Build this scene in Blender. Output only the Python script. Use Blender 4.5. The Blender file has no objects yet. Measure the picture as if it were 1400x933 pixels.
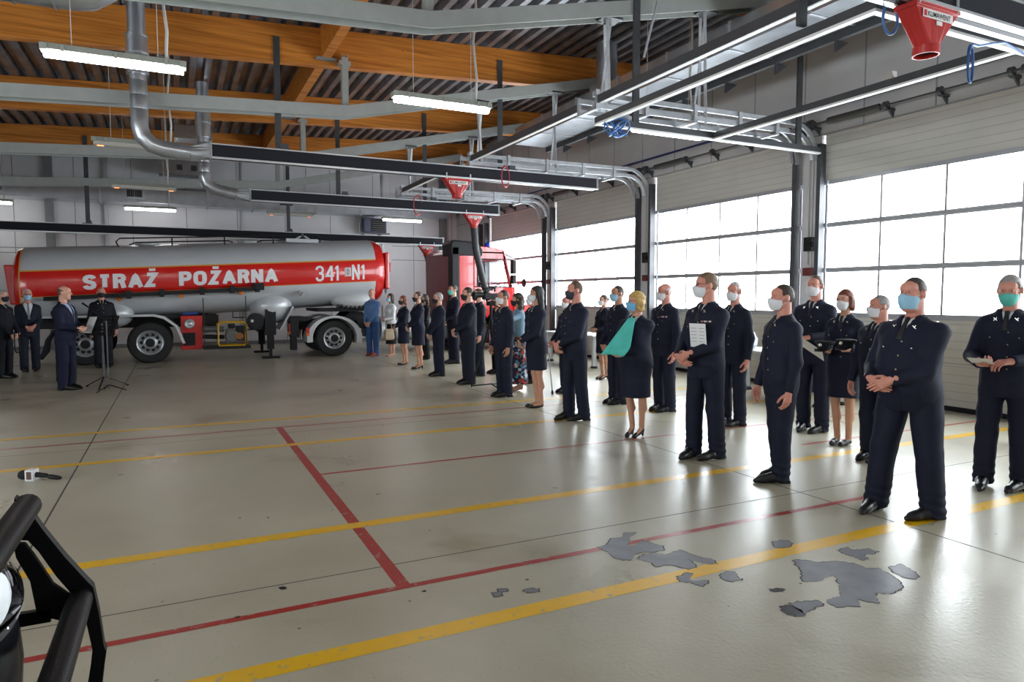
import bpy, math, random
import numpy as np
from mathutils import Vector, Matrix
random.seed(7)
COL = bpy.context.scene.collection
OFF = {}
ALL = {}

# ------------------------------------------------------------------ materials
def mat(name, col, rough=.5, metal=0., var=0., vscale=6., bump=0., bscale=60., spec=.5, coat=0., stretch=None, tint=None):
    if name in ALL:
        return ALL[name]
    m = bpy.data.materials.new(name); m.use_nodes = True
    nt = m.node_tree; b = nt.nodes['Principled BSDF']
    b.inputs['Base Color'].default_value = (*col, 1)
    b.inputs['Roughness'].default_value = rough
    b.inputs['Metallic'].default_value = metal
    b.inputs['Specular IOR Level'].default_value = spec
    b.inputs['Coat Weight'].default_value = coat
    tc = nt.nodes.new('ShaderNodeTexCoord')
    src = tc.outputs['Object']
    if stretch:
        mp = nt.nodes.new('ShaderNodeMapping'); mp.inputs['Scale'].default_value = stretch
        nt.links.new(src, mp.inputs['Vector']); src = mp.outputs['Vector']
    if var:
        n = nt.nodes.new('ShaderNodeTexNoise'); n.inputs['Scale'].default_value = vscale; n.inputs['Detail'].default_value = 5
        nt.links.new(src, n.inputs['Vector'])
        r = nt.nodes.new('ShaderNodeValToRGB')
        r.color_ramp.elements[0].position = .3; r.color_ramp.elements[1].position = .7
        lo = [max(0, c * (1 - var)) for c in col]; hi = [min(1, c * (1 + var)) for c in (tint or col)]
        r.color_ramp.elements[0].color = (*lo, 1); r.color_ramp.elements[1].color = (*hi, 1)
        nt.links.new(n.outputs['Fac'], r.inputs['Fac']); nt.links.new(r.outputs['Color'], b.inputs['Base Color'])
    if bump:
        n2 = nt.nodes.new('ShaderNodeTexNoise'); n2.inputs['Scale'].default_value = bscale; n2.inputs['Detail'].default_value = 4
        nt.links.new(src, n2.inputs['Vector'])
        bp = nt.nodes.new('ShaderNodeBump'); bp.inputs['Strength'].default_value = bump; bp.inputs['Distance'].default_value = .01
        nt.links.new(n2.outputs['Fac'], bp.inputs['Height']); nt.links.new(bp.outputs['Normal'], b.inputs['Normal'])
    ALL[name] = m
    return m

def emit(name, col, s):
    if name in ALL: return ALL[name]
    m = bpy.data.materials.new(name); m.use_nodes = True
    b = m.node_tree.nodes['Principled BSDF']
    b.inputs['Base Color'].default_value = (*col, 1)
    b.inputs['Emission Color'].default_value = (*col, 1); b.inputs['Emission Strength'].default_value = s
    ALL[name] = m
    return m

def wood_mat():
    m = bpy.data.materials.new('glulam_spruce'); m.use_nodes = True
    nt = m.node_tree; b = nt.nodes['Principled BSDF']; b.inputs['Roughness'].default_value = .45
    L = nt.links.new; N = nt.nodes.new
    tc = N('ShaderNodeTexCoord'); mp = N('ShaderNodeMapping'); mp.inputs['Scale'].default_value = (.35, 4, 9)
    L(tc.outputs['Object'], mp.inputs['Vector'])
    n = N('ShaderNodeTexNoise'); n.inputs['Scale'].default_value = 2.2; n.inputs['Detail'].default_value = 7; n.inputs['Distortion'].default_value = .6
    L(mp.outputs['Vector'], n.inputs['Vector'])
    r = N('ShaderNodeValToRGB'); e = r.color_ramp.elements
    e[0].position = .3; e[0].color = (.42, .125, .014, 1); e[1].position = .72; e[1].color = (.78, .30, .05, 1)
    L(n.outputs['Fac'], r.inputs['Fac'])
    mk = N('ShaderNodeMapping'); mk.inputs['Scale'].default_value = (1.2, 1.2, 5); L(tc.outputs['Object'], mk.inputs['Vector'])
    k = N('ShaderNodeTexVoronoi'); k.inputs['Scale'].default_value = 2.1; L(mk.outputs['Vector'], k.inputs['Vector'])
    kr = N('ShaderNodeValToRGB'); ke = kr.color_ramp.elements
    ke[0].position = .03; ke[0].color = (.12, .03, .006, 1); ke[1].position = .075; ke[1].color = (1, 1, 1, 1)
    L(k.outputs['Distance'], kr.inputs['Fac'])
    mx = N('ShaderNodeMix'); mx.data_type = 'RGBA'; mx.blend_type = 'MULTIPLY'; mx.inputs[0].default_value = 1
    L(r.outputs['Color'], mx.inputs[6]); L(kr.outputs['Color'], mx.inputs[7])
    L(mx.outputs[2], b.inputs['Base Color'])
    return m

# ------------------------------------------------------------------ mesh builder
class MB:
    def __init__(s): s.v = []; s.f = []; s.m = []; s.n = 0
    def add(s, vs, fs, mi=0):
        b = len(s.v); s.v.extend([tuple(map(float, p)) for p in vs])
        for f in fs: s.f.append(tuple(b + i for i in f)); s.m.append(mi)
        return s
    def box(s, x0, x1, y0, y1, z0, z1, mi=0):
        return s.add([(x0, y0, z0), (x1, y0, z0), (x1, y1, z0), (x0, y1, z0), (x0, y0, z1), (x1, y0, z1), (x1, y1, z1), (x0, y1, z1)],
                     [(0, 3, 2, 1), (4, 5, 6, 7), (0, 1, 5, 4), (1, 2, 6, 5), (2, 3, 7, 6), (3, 0, 4, 7)], mi)
    def obox(s, c, ex, ey, ez, mi=0):
        c = Vector(c); ex = Vector(ex); ey = Vector(ey); ez = Vector(ez)
        P = [c + a * ex + b * ey + d * ez for d in (-1, 1) for (a, b) in ((-1, -1), (1, -1), (1, 1), (-1, 1))]
        return s.add(P, [(0, 3, 2, 1), (4, 5, 6, 7), (0, 1, 5, 4), (1, 2, 6, 5), (2, 3, 7, 6), (3, 0, 4, 7)], mi)
    def bar(s, p, q, w, t, up=(0, 0, 1), mi=0):
        p = Vector(p); q = Vector(q); d = (q - p); l = d.length; d.normalize()
        u = Vector(up); sd = d.cross(u)
        if sd.length < 1e-4: sd = d.cross(Vector((0, 1, 0)))
        sd.normalize(); u = sd.cross(d)
        return s.obox((p + q) / 2, d * l / 2, sd * w / 2, u * t / 2, mi)
    def tube(s, pts, r, n=8, mi=0, cap=True, flat=None):
        pts = [Vector(p) for p in pts]; k = len(pts)
        rs = r if isinstance(r, (list, tuple)) else [r] * k
        T = []
        for i in range(k):
            a = pts[max(0, i - 1)]; b = pts[min(k - 1, i + 1)]; T.append((b - a).normalized())
        u = Vector((0, 0, 1)) if abs(T[0].z) < .9 else Vector((0, 1, 0))
        V = []
        for i in range(k):
            u = (u - T[i] * u.dot(T[i]))
            if u.length < 1e-5: u = Vector((1, 0, 0)) - T[i] * T[i].x
            u.normalize(); w = T[i].cross(u)
            for j in range(n):
                a = 2 * math.pi * j / n
                V.append(pts[i] + (u * math.cos(a) + w * math.sin(a) * (flat or 1)) * rs[i])
        F = [(i * n + j, i * n + (j + 1) % n, (i + 1) * n + (j + 1) % n, (i + 1) * n + j) for i in range(k - 1) for j in range(n)]
        if cap: F += [tuple(range(n - 1, -1, -1)), tuple(range((k - 1) * n, k * n))]
        return s.add(V, F, mi)
    def lathe(s, prof, c, axis='z', n=24, mi=0, cap=True):
        V = []; k = len(prof)
        for (r, z) in prof:
            for j in range(n):
                a = 2 * math.pi * j / n; x, y = r * math.cos(a), r * math.sin(a)
                p = {'z': (x, y, z), 'y': (x, z, y), 'x': (z, x, y)}[axis]
                V.append((c[0] + p[0], c[1] + p[1], c[2] + p[2]))
        F = [(i * n + j, i * n + (j + 1) % n, (i + 1) * n + (j + 1) % n, (i + 1) * n + j) for i in range(k - 1) for j in range(n)]
        if cap: F += [tuple(range(n - 1, -1, -1)), tuple(range((k - 1) * n, k * n))]
        return s.add(V, F, mi)
    def prism(s, poly, axis, c0, c1, mi=0):
        def P(a, b, c): return {'x': (c, a, b), 'y': (a, c, b), 'z': (a, b, c)}[axis]
        n = len(poly); V = [P(a, b, c0) for a, b in poly] + [P(a, b, c1) for a, b in poly]
        return s.add(V, [tuple(range(n - 1, -1, -1)), tuple(range(n, 2 * n))] + [(i, (i + 1) % n, n + (i + 1) % n, n + i) for i in range(n)], mi)
    def sweep(s, secs, mi=0, closed=True):
        n = len(secs[0]); V = [p for q in secs for p in q]; k = len(secs)
        F = [(i * n + j, i * n + (j + 1) % n, (i + 1) * n + (j + 1) % n, (i + 1) * n + j) for i in range(k - 1) for j in range(n)]
        if closed: F += [tuple(range(n - 1, -1, -1)), tuple(range((k - 1) * n, k * n))]
        return s.add(V, F, mi)
    def sphere(s, c, r, n=10, mi=0):
        rx = r if isinstance(r, (tuple, list)) else (r, r, r)
        V = [(c[0], c[1], c[2] - rx[2])]; m = n // 2
        for i in range(1, m):
            t = -math.pi / 2 + math.pi * i / m
            for j in range(n):
                a = 2 * math.pi * j / n
                V.append((c[0] + rx[0] * math.cos(t) * math.cos(a), c[1] + rx[1] * math.cos(t) * math.sin(a), c[2] + rx[2] * math.sin(t)))
        V.append((c[0], c[1], c[2] + rx[2])); e = len(V) - 1
        F = [(0, 1 + (j + 1) % n, 1 + j) for j in range(n)]
        for i in range(m - 2):
            F += [(1 + i * n + j, 1 + i * n + (j + 1) % n, 1 + (i + 1) * n + (j + 1) % n, 1 + (i + 1) * n + j) for j in range(n)]
        F += [(1 + (m - 2) * n + j, 1 + (m - 2) * n + (j + 1) % n, e) for j in range(n)]
        return s.add(V, F, mi)
    def build(s, name, mats, parent=None, smooth=False, bevel=0, local=False):
        me = bpy.data.meshes.new(name)
        v = s.v
        if parent is not None and not local:
            o = OFF.get(parent.name, Vector((0, 0, 0))); v = [(p[0] - o.x, p[1] - o.y, p[2] - o.z) for p in v]
        me.from_pydata(v, [], s.f)
        for m in (mats if isinstance(mats, (list, tuple)) else [mats]): me.materials.append(m)
        me.polygons.foreach_set('material_index', s.m)
        if smooth:
            me.polygons.foreach_set('use_smooth', [True] * len(me.polygons))
        me.update()
        return link(name, me, parent, smooth, bevel)

def link(name, me, parent=None, smooth=False, bevel=0):
    o = bpy.data.objects.new(name, me); COL.objects.link(o)
    if parent is not None:
        o.parent = parent; OFF[o.name] = OFF.get(parent.name, Vector((0, 0, 0)))
    if smooth == 'auto':
        me.set_sharp_from_angle(angle=math.radians(35))
    if bevel:
        b = o.modifiers.new('bevel', 'BEVEL'); b.width = bevel; b.segments = 2; b.limit_method = 'ANGLE'
    return o

def tag(o, label=None, cat=None, group=None, kind=None):
    if label: o['label'] = label
    if cat: o['category'] = cat
    if group: o['group'] = group
    if kind: o['kind'] = kind
    return o

def thing(name, label, cat, loc=(0, 0, 0), group=None, rz=0, kind=None):
    o = bpy.data.objects.new(name, None); COL.objects.link(o); o.location = loc; o.rotation_euler = (0, 0, rz)
    o.empty_display_size = .1
    OFF[o.name] = Vector(loc)
    return tag(o, label, cat, group, kind)

def copy_tree(o, parent=None):
    c = o.copy(); COL.objects.link(c)
    if parent is not None: c.parent = parent
    for ch in list(o.children): copy_tree(ch, c)
    return c

def text_data(txt, size, bold=0.0, sx=1.0, ext=.0, space=1.0):
    cu = bpy.data.curves.new('t', 'FONT'); cu.body = txt; cu.size = size; cu.offset = bold; cu.extrude = ext; cu.space_character = space
    cu.align_x = 'LEFT'; cu.resolution_u = 4
    o = bpy.data.objects.new('t', cu); COL.objects.link(o)
    dg = bpy.context.evaluated_depsgraph_get(); dg.update()
    me = bpy.data.meshes.new_from_object(o.evaluated_get(dg))
    vs = [(v.co.x * sx, v.co.y, v.co.z) for v in me.vertices]; fs = [tuple(p.vertices) for p in me.polygons]
    bpy.data.objects.remove(o); bpy.data.curves.remove(cu); bpy.data.meshes.remove(me)
    return vs, fs

def arc(c, r, a0, a1, n, plane='xz'):
    out = []
    for i in range(n + 1):
        a = math.radians(a0 + (a1 - a0) * i / n); u, w = r * math.cos(a), r * math.sin(a)
        out.append({'xz': (c[0] + u, c[1], c[2] + w), 'yz': (c[0], c[1] + u, c[2] + w), 'xy': (c[0] + u, c[1] + w, c[2])}[plane])
    return out
# ------------------------------------------------------------------ palette
M = dict(
    wall=mat('painted_panel', (.60, .59, .60), .55, var=.05, vscale=1.5),
    backwall=mat('sandwich_panel', (.80, .80, .84), .5, var=.04, vscale=1.2),
    seam=mat('panel_seam', (.33, .33, .34), .6),
    steel=mat('grey_painted_steel', (.23, .24, .25), .45, var=.1),
    dsteel=mat('dark_steel', (.055, .058, .065), .45, var=.15),
    galv=mat('galvanised_steel', (.50, .52, .55), .48, .5, var=.12, vscale=9),
    deck=mat('galvanised_deck', (.25, .25, .27), .36, .7, var=.3, vscale=2.5),
    duct=mat('duct_sheet', (.50, .53, .57), .3, .8, var=.15, vscale=3),
    alu=mat('aluminium_profile', (.62, .64, .66), .35, .7),
    white=mat('white_lacquer', (.75, .75, .74), .4),
    doorpan=mat('door_panel', (.60, .585, .54), .5, var=.04, vscale=2),
    doorfr=mat('door_frame_alu', (.46, .47, .50), .4, .5),
    rubber=mat('black_rubber', (.006, .006, .012), .6, spec=.3),
    hose=mat('exhaust_hose', (.025, .026, .03), .55),
    red=mat('signal_red_funnel', (.42, .02, .018), .4, var=.12),
    black=mat('black_plastic', (.006, .006, .007), .6, spec=.3),
    cable=mat('cable_white', (.55, .53, .5), .5),
    blueh=mat('blue_hose', (.05, .16, .42), .4),
    redh=mat('red_hose', (.4, .03, .04), .4),
    chord=mat('tie_beam_paint', (.36, .38, .37), .45, var=.06),
    wood=wood_mat(),
)
XW, YB = 9.9, 25.0
YF, XL = -8.0, -9.5
def zb(x): return 5.72 + .055 * x          # underside of the timber beams
def zd(x): return zb(x) + .66              # underside of the roof deck

# ------------------------------------------------------------------ floor
def floor_mat():
    m = bpy.data.materials.new('epoxy_floor'); m.use_nodes = True
    nt = m.node_tree; b = nt.nodes['Principled BSDF']; L = nt.links.new; N = nt.nodes.new; b.inputs['Specular IOR Level'].default_value = .75
    tc = N('ShaderNodeTexCoord')
    n1 = N('ShaderNodeTexNoise'); n1.inputs['Scale'].default_value = .55; n1.inputs['Detail'].default_value = 6; n1.inputs['Roughness'].default_value = .6
    L(tc.outputs['Object'], n1.inputs['Vector'])
    r1 = N('ShaderNodeValToRGB'); e = r1.color_ramp.elements
    e[0].position = .22; e[0].color = (.33, .29, .205, 1); e[1].position = .6; e[1].color = (.465, .43, .325, 1)
    L(n1.outputs['Fac'], r1.inputs['Fac'])
    n2 = N('ShaderNodeTexNoise'); n2.inputs['Scale'].default_value = 60; n2.inputs['Detail'].default_value = 3
    L(tc.outputs['Object'], n2.inputs['Vector'])
    r2 = N('ShaderNodeValToRGB'); e = r2.color_ramp.elements
    e[0].position = .22; e[0].color = (.55, .55, .53, 1); e[1].position = .36; e[1].color = (1, 1, 1, 1)
    L(n2.outputs['Fac'], r2.inputs['Fac'])
    mx = N('ShaderNodeMix'); mx.data_type = 'RGBA'; mx.blend_type = 'MULTIPLY'; mx.inputs[0].default_value = 1
    ns = N('ShaderNodeTexNoise'); ns.inputs['Scale'].default_value = .8; ns.inputs['Detail'].default_value = 7; ns.inputs['Distortion'].default_value = .4
    L(tc.outputs['Object'], ns.inputs['Vector'])
    rs_ = N('ShaderNodeValToRGB'); e = rs_.color_ramp.elements
    e[0].position = .60; e[0].color = (1, 1, 1, 1); e[1].position = .72; e[1].color = (.66, .60, .52, 1)
    L(ns.outputs['Fac'], rs_.inputs['Fac'])
    ms_ = N('ShaderNodeMix'); ms_.data_type = 'RGBA'; ms_.blend_type = 'MULTIPLY'; ms_.inputs[0].default_value = 1
    L(r1.outputs['Color'], ms_.inputs[6]); L(rs_.outputs['Color'], ms_.inputs[7])
    L(ms_.outputs[2], mx.inputs[6]); L(r2.outputs['Color'], mx.inputs[7]); L(mx.outputs[2], b.inputs['Base Color'])
    n3 = N('ShaderNodeTexNoise'); n3.inputs['Scale'].default_value = 1.1; n3.inputs['Detail'].default_value = 5
    L(tc.outputs['Object'], n3.inputs['Vector'])
    mr = N('ShaderNodeMapRange'); mr.inputs['From Min'].default_value = .3; mr.inputs['From Max'].default_value = .7
    mr.inputs['To Min'].default_value = .27; mr.inputs['To Max'].default_value = .36
    L(n3.outputs['Fac'], mr.inputs['Value']); L(mr.outputs['Result'], b.inputs['Roughness'])
    n4 = N('ShaderNodeTexNoise'); n4.inputs['Scale'].default_value = 38; n4.inputs['Detail'].default_value = 3
    L(tc.outputs['Object'], n4.inputs['Vector'])
    bp = N('ShaderNodeBump'); bp.inputs['Strength'].default_value = .22; bp.inputs['Distance'].default_value = .006
    L(n4.outputs['Fac'], bp.inputs['Height']); L(bp.outputs['Normal'], b.inputs['Normal'])
    return m
def line_mat(name, col, worn):
    m = bpy.data.materials.new(name); m.use_nodes = True
    nt = m.node_tree; b = nt.nodes['Principled BSDF']; L = nt.links.new; N = nt.nodes.new
    b.inputs['Roughness'].default_value = .3; b.inputs['Specular IOR Level'].default_value = .7
    tc = N('ShaderNodeTexCoord'); n = N('ShaderNodeTexNoise'); n.inputs['Scale'].default_value = 14; n.inputs['Detail'].default_value = 8; n.inputs['Roughness'].default_value = .7
    L(tc.outputs['Object'], n.inputs['Vector'])
    r = N('ShaderNodeValToRGB'); e = r.color_ramp.elements
    e[0].position = .36; e[0].color = (.36, .34, .28, 1); e[1].position = .36 + worn; e[1].color = (*col, 1)
    L(n.outputs['Fac'], r.inputs['Fac']); L(r.outputs['Color'], b.inputs['Base Color'])
    return m
FM = [floor_mat(), line_mat('yellow_floor_paint', (.78, .44, .006), .05), line_mat('red_floor_paint', (.36, .022, .016), .06),
      mat('floor_joint', (.06, .055, .05), .7), mat('bare_concrete', (.17, .17, .19), .38, var=.18, vscale=8), mat('tar_spot', (.012, .012, .014), .3)]
fb = MB()
fb.box(XL, XW + .35, YF, YB + .1, -.2, 0, 0)
def fline(x0, x1, y0, y1, mi, z): fb.add([(x0, y0, z), (x1, y0, z), (x1, y1, z), (x0, y1, z)], [(0, 1, 2, 3)], mi)
for x in (4.67, -.9, -6.45): fline(x - .007, x + .007, YF, YB, 3, .0004)
for y in (4.0, 8.53, 13.1, 17.7): fline(XL, XW, y - .005, y + .005, 3, .0004)
for (x, y0, y1) in ((1.12, 3.66, 8.93),): fline(x - .04, x + .04, y0, y1, 2, .0007)
for (y, x0, x1, w) in ((3.66, -8, 5.3, .055), (6.37, 1.14, 9.3, .045), (8.92, -8, 9.3, .045), (5.3, 6.2, 9.5, .045)): fline(x0, x1, y - w / 2, y + w / 2, 2, .0008)
for (y, w) in ((3.09, .125), (4.82, .12), (7.81, .12), (9.53, .12)): fline(-8.5, 9.4, y - w / 2, y + w / 2, 1, .001)
PATCH = {
'A':[(2.445,3.692),(2.523,3.697),(2.621,3.786),(2.703,3.773),(2.754,3.838),(2.836,3.811),(2.823,3.783),(2.751,3.75),(2.698,3.695),(2.634,3.617),(2.694,3.619),(2.791,3.663),(2.812,3.587),(2.852,3.523),(2.802,3.454),(2.71,3.457),(2.663,3.492),(2.594,3.484),(2.52,3.416),(2.461,3.434),(2.438,3.502),(2.463,3.591)],
'B':[(2.553,3.411),(2.649,3.457),(2.725,3.444),(2.764,3.383),(2.889,3.411),(2.908,3.342),(2.935,3.27),(2.97,3.195),(2.95,3.126),(2.891,3.15),(2.858,3.211),(2.845,3.268),(2.823,3.2),(2.797,3.142),(2.732,3.137),(2.702,3.216),(2.651,3.257),(2.581,3.259),(2.603,3.319)],
'C':[(2.599,3.084),(2.692,3.104),(2.716,3.077),(2.639,3.015),(2.663,2.989),(2.729,2.971),(2.702,2.936),(2.639,2.91),(2.619,2.953),(2.624,2.998),(2.57,3.015)],
'D':[(2.836,2.983),(2.924,3.011),(2.959,2.983),(2.917,2.928),(2.925,2.899),(2.902,2.881),(2.836,2.894),(2.82,2.941)],
'E':[(3.545,3.246),(3.619,3.255),(3.667,3.219),(3.651,3.174),(3.592,3.14),(3.519,3.151),(3.49,3.19)],
'F':[(3.813,2.957),(3.916,2.968),(3.904,2.912),(3.95,2.889),(4.02,2.885),(4.035,2.829),(3.964,2.81),(3.905,2.833),(3.861,2.768),(3.807,2.772),(3.818,2.846),(3.801,2.89)],
'G':[(3.42,2.962),(3.482,2.932),(3.527,2.865),(3.601,2.845),(3.666,2.807),(3.718,2.759),(3.709,2.667),(3.781,2.647),(3.749,2.544),(3.715,2.471),(3.642,2.403),(3.502,2.381),(3.439,2.421),(3.393,2.369),(3.341,2.331),(3.312,2.366),(3.293,2.418),(3.224,2.347),(3.178,2.378),(3.098,2.401),(3.107,2.467),(3.187,2.492),(3.233,2.478),(3.305,2.545),(3.408,2.637),(3.441,2.695),(3.299,2.676),(3.211,2.7),(3.238,2.745),(3.332,2.826),(3.365,2.89)],
'H':[(3.85,2.624),(3.965,2.622),(3.947,2.55),(3.877,2.456),(3.822,2.448),(3.786,2.5),(3.8,2.559)],
'I':[(2.91,2.543),(3.007,2.525),(3.079,2.494),(3.056,2.451),(2.954,2.439),(2.881,2.416),(2.895,2.468)],
'J':[(2.841,2.544),(2.895,2.53),(2.91,2.461),(2.867,2.404),(2.812,2.416),(2.802,2.467),(2.809,2.511)],
'K':[(2.947,2.731),(3.005,2.716),(3.036,2.678),(2.994,2.662),(2.944,2.682)],
'L':[(1.53,3.37),(1.579,3.359),(1.568,3.31),(1.523,3.316)],
'M':[(1.585,3.399),(1.629,3.377),(1.608,3.345),(1.573,3.358)],
'N':[(1.696,3.301),(1.736,3.324),(1.795,3.295),(1.774,3.263),(1.713,3.281)],
'O':[(0.473,3.967),(0.512,3.961),(0.515,3.925),(0.484,3.928)]}
def jag(p):
    out = []
    for i in range(len(p)):
        a = p[i]; c = p[(i + 1) % len(p)]; d = math.hypot(c[0] - a[0], c[1] - a[1]); out.append(a)
        k = int(d / .022)
        for j in range(1, k + 1):
            t = j / (k + 1); e = .009
            out.append((a[0] + (c[0] - a[0]) * t + random.uniform(-e, e), a[1] + (c[1] - a[1]) * t + random.uniform(-e, e)))
    return out
for k, p in PATCH.items():
    q = jag(p)
    if k not in 'JKO':
        cx = sum(a for a, b in p) / len(p); cy = sum(b for a, b in p) / len(p)
        g = [(cx + (a - cx) * 1.0 + (.006 if a > cx else -.006), cy + (b - cy) + (.006 if b > cy else -.006), .0012) for a, b in q]
        fb.add(g, [tuple(range(len(g)))], 3)
    fb.add([(a, b, .0016) for a, b in q], [tuple(range(len(q)))], 5 if k in 'JKO' else 4)
rs = random.Random(3)
for i in range(90):   # small chips and grit
    x = rs.uniform(-1.5, 6); y = rs.uniform(2.2, 12); r = rs.uniform(.004, .016)
    pts = [(x + r * rs.uniform(.5, 1.4) * math.cos(a), y + r * rs.uniform(.5, 1.2) * math.sin(a), .0014) for a in [k * 1.05 for k in range(6)]]
    fb.add(pts, [tuple(range(6))], rs.choice((4, 5, 3)))
tag(fb.build('floor', FM), kind='structure')

# ------------------------------------------------------------------ walls
BAYS = [(17.86, 21.82), (13.28, 17.27), (8.68, 12.68), (4.12, 8.15), (-.46, 3.55), (-5.05, -1.05)]
wr = MB()
ZO = 4.36
edges = [YB + .1] + [y for b in BAYS for y in (b[1] + .08, b[0] - .08)] + [YF]
for i in range(0, len(edges) - 1, 2):
    wr.box(XW, XW + .3, edges[i + 1], edges[i], 0, ZO, 0)
wr.box(XW, XW + .3, YF, YB + .1, ZO, 6.95, 0)
for y in np.arange(YF + .5, YB, 1.15): wr.box(XW - .004, XW, y - .012, y + .012, ZO + .02, 6.9, 1)
wr.box(XW - .006, XW, YF, YB, ZO + .0, ZO + .025, 1)
tag(wr.build('wall_right', [M['wall'], M['seam']]), kind='structure')
wb = MB()
wb.box(XL - .2, XW + .3, YB, YB + .2, 0, 6.95, 0)
for x in np.arange(XL + .6, XW, 1.55): wb.box(x - .011, x + .011, YB - .003, YB, 0, 6.9, 1)
for z in (3.0, 3.52): wb.box(7.3, XW, YB - .004, YB, z - .012, z + .012, 1)
for z in (2.95, 3.1): wb.box(XL, -3.6, YB - .004, YB, z - .012, z + .012, 1)
tag(wb.build('wall_back', [M['backwall'], M['seam']]), kind='structure')
wl = MB()
e2 = [YB + .1] + [y for b in BAYS[3:] for y in (b[1] + .08, b[0] - .08)] + [YF]  # left wall openings for the added fill light windows
for i in range(0, len(e2) - 1, 2): wl.box(XL - .3, XL, e2[i + 1], e2[i], 1.3, 3.6, 0)
wl.box(XL - .3, XL, YF, YB + .1, 0, 1.3, 0); wl.box(XL - .3, XL, YF, YB + .1, 3.6, 6.95, 0); tag(wl.build('wall_left', [M['wall']]), kind='structure')
wf = MB(); wf.box(XL, XW + .3, YF - .2, YF, 0, 6.95, 0); tag(wf.build('wall_front', [M['wall']]), kind='structure')
bb = MB(); bb.box(XL, XW, YB - .02, YB, 0, .12); tag(bb.build('baseboard_back', [M['steel']]), kind='structure')
# roof deck: trapezoid sheet
dk = MB(); P = .30; x = XL
prof = []
while x < XW + .3:
    prof += [(x, .0), (x + .11, .0), (x + .15, .13), (x + .26, .13)]; x += P
up = [(a, zd(a) + h) for a, h in prof]; lo = [(a, zd(a) + h + .18) for a, h in prof][::-1]
n = len(up)
V = [(a, YF - .2, z) for a, z in up] + [(a, YB + .2, z) for a, z in up]
dk.add(V, [(i, i + 1, n + i + 1, n + i) for i in range(n - 1)], 0)
dk.prism([(XL - .2, zd(XL) + .16), (XW + .3, zd(XW) + .16), (XW + .3, zd(XW) + .3), (XL - .2, zd(XL) + .3)], 'y', YF - .2, YB + .2, 0)
tag(dk.build('ceiling', [M['deck']]), kind='structure')

# columns on the back wall and the corner
for k, (x, w) in enumerate(((-3.35, .22), (-1.86, .1), (9.3, .26), (6.95, .07), (2.1, .05))):
    c = MB(); c.box(x - w / 2, x + w / 2, YB - .14 if w > .08 else YB - .05, YB, 0, zd(x)); o = c.build('trim_%d' % (k + 1), [M['steel'] if w > .2 else M['alu']]); tag(o, kind='structure')

# ------------------------------------------------------------------ sectional doors in the right wall
def glass_mat():
    m = bpy.data.materials.new('acrylic_pane'); m.use_nodes = True
    nt = m.node_tree; nt.nodes.remove(nt.nodes['Principled BSDF']); N = nt.nodes.new; L = nt.links.new
    t = N('ShaderNodeBsdfTransparent'); t.inputs['Color'].default_value = (.95, .97, .98, 1)
    g = N('ShaderNodeBsdfGlossy'); g.inputs['Roughness'].default_value = .03
    lw = N('ShaderNodeLayerWeight'); lw.inputs['Blend'].default_value = .2; f = N('ShaderNodeMath'); f.operation = 'MULTIPLY'; f.inputs[1].default_value = .25; L(lw.outputs['Facing'], f.inputs[0])
    mx = N('ShaderNodeMixShader'); L(f.outputs[0], mx.inputs[0]); L(t.outputs[0], mx.inputs[1]); L(g.outputs[0], mx.inputs[2])
    L(mx.outputs[0], nt.nodes['Material Output'].inputs['Surface'])
    return m
GLASS = glass_mat()
ZR = [(1.30, 1.38), (2.05, 2.13), (2.81, 2.89), (3.53, 3.60)]
for k, (y0, y1) in enumerate(BAYS):
    d = thing('door_%d' % (k + 1), None, None, (XW + .1, (y0 + y1) / 2, 0), kind='structure')
    a, b = y0 - .05, y1 + .05; X0, X1 = XW + .06, XW + .11
    p = MB(); p.box(X0, X1, a, b, .06, .68, 0); p.box(X0, X1, a, b, .69, 1.30, 0); p.box(X0 - .004, X0 + .01, a, b, .68, .69, 1)
    for z in np.arange(.16, 1.28, .12): p.box(X0 - .003, X0, a, b, z, z + .008, 2)
    p.build('lower_panel', [M['doorpan'], M['seam'], mat('panel_groove', (.42, .41, .38), .6)], d)
    p = MB(); p.box(X0, X1, a, b, 3.60, 4.38, 0)
    for z in np.arange(3.7, 4.36, .12): p.box(X0 - .003, X0, a, b, z, z + .008, 1)
    p.build('top_panel', [M['doorpan'], ALL['panel_groove']], d)
    p = MB(); p.box(X0 - .02, X1 + .01, a, b, 0, .07); p.build('bottom_seal', [M['rubber']], d)
    f = MB()
    for z0, z1 in ZR: f.box(X0 - .012, X1, a, b, z0, z1, 0)
    for z0, z1 in ZR[1:3]: f.box(X0 - .016, X0 - .012, a, b, (z0 + z1) / 2 - .006, (z0 + z1) / 2 + .006, 1)
    nP = 4
    ys = [y0 + (y1 - y0) * i / nP for i in range(nP + 1)]
    for i, y in enumerate(ys):
        w = .035 if 0 < i < nP else .05
        for r in range(3): f.box(X0 - .005, X1, y - w / 2, y + w / 2, ZR[r][1], ZR[r + 1][0], 0)
    f.build('window_frame', [M['doorfr'], M['seam']], d)
    for r in range(3):
        for i in range(nP):
            q = MB(); q.box(X0 + .02, X0 + .024, ys[i] + .018, ys[i + 1] - .018, ZR[r][1], ZR[r + 1][0]); q.build('pane', [GLASS], d)
    # hinges and rollers
    hz = MB()
    for z in (.68, 1.3, 2.09, 2.85, 3.56):
        for y in (a + .06, b - .06):
            hz.box(X0 - .05, X0, y - .04, y + .04, z - .035, z + .035)
    hz.build('hinge_set', [M['galv']], d)
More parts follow.
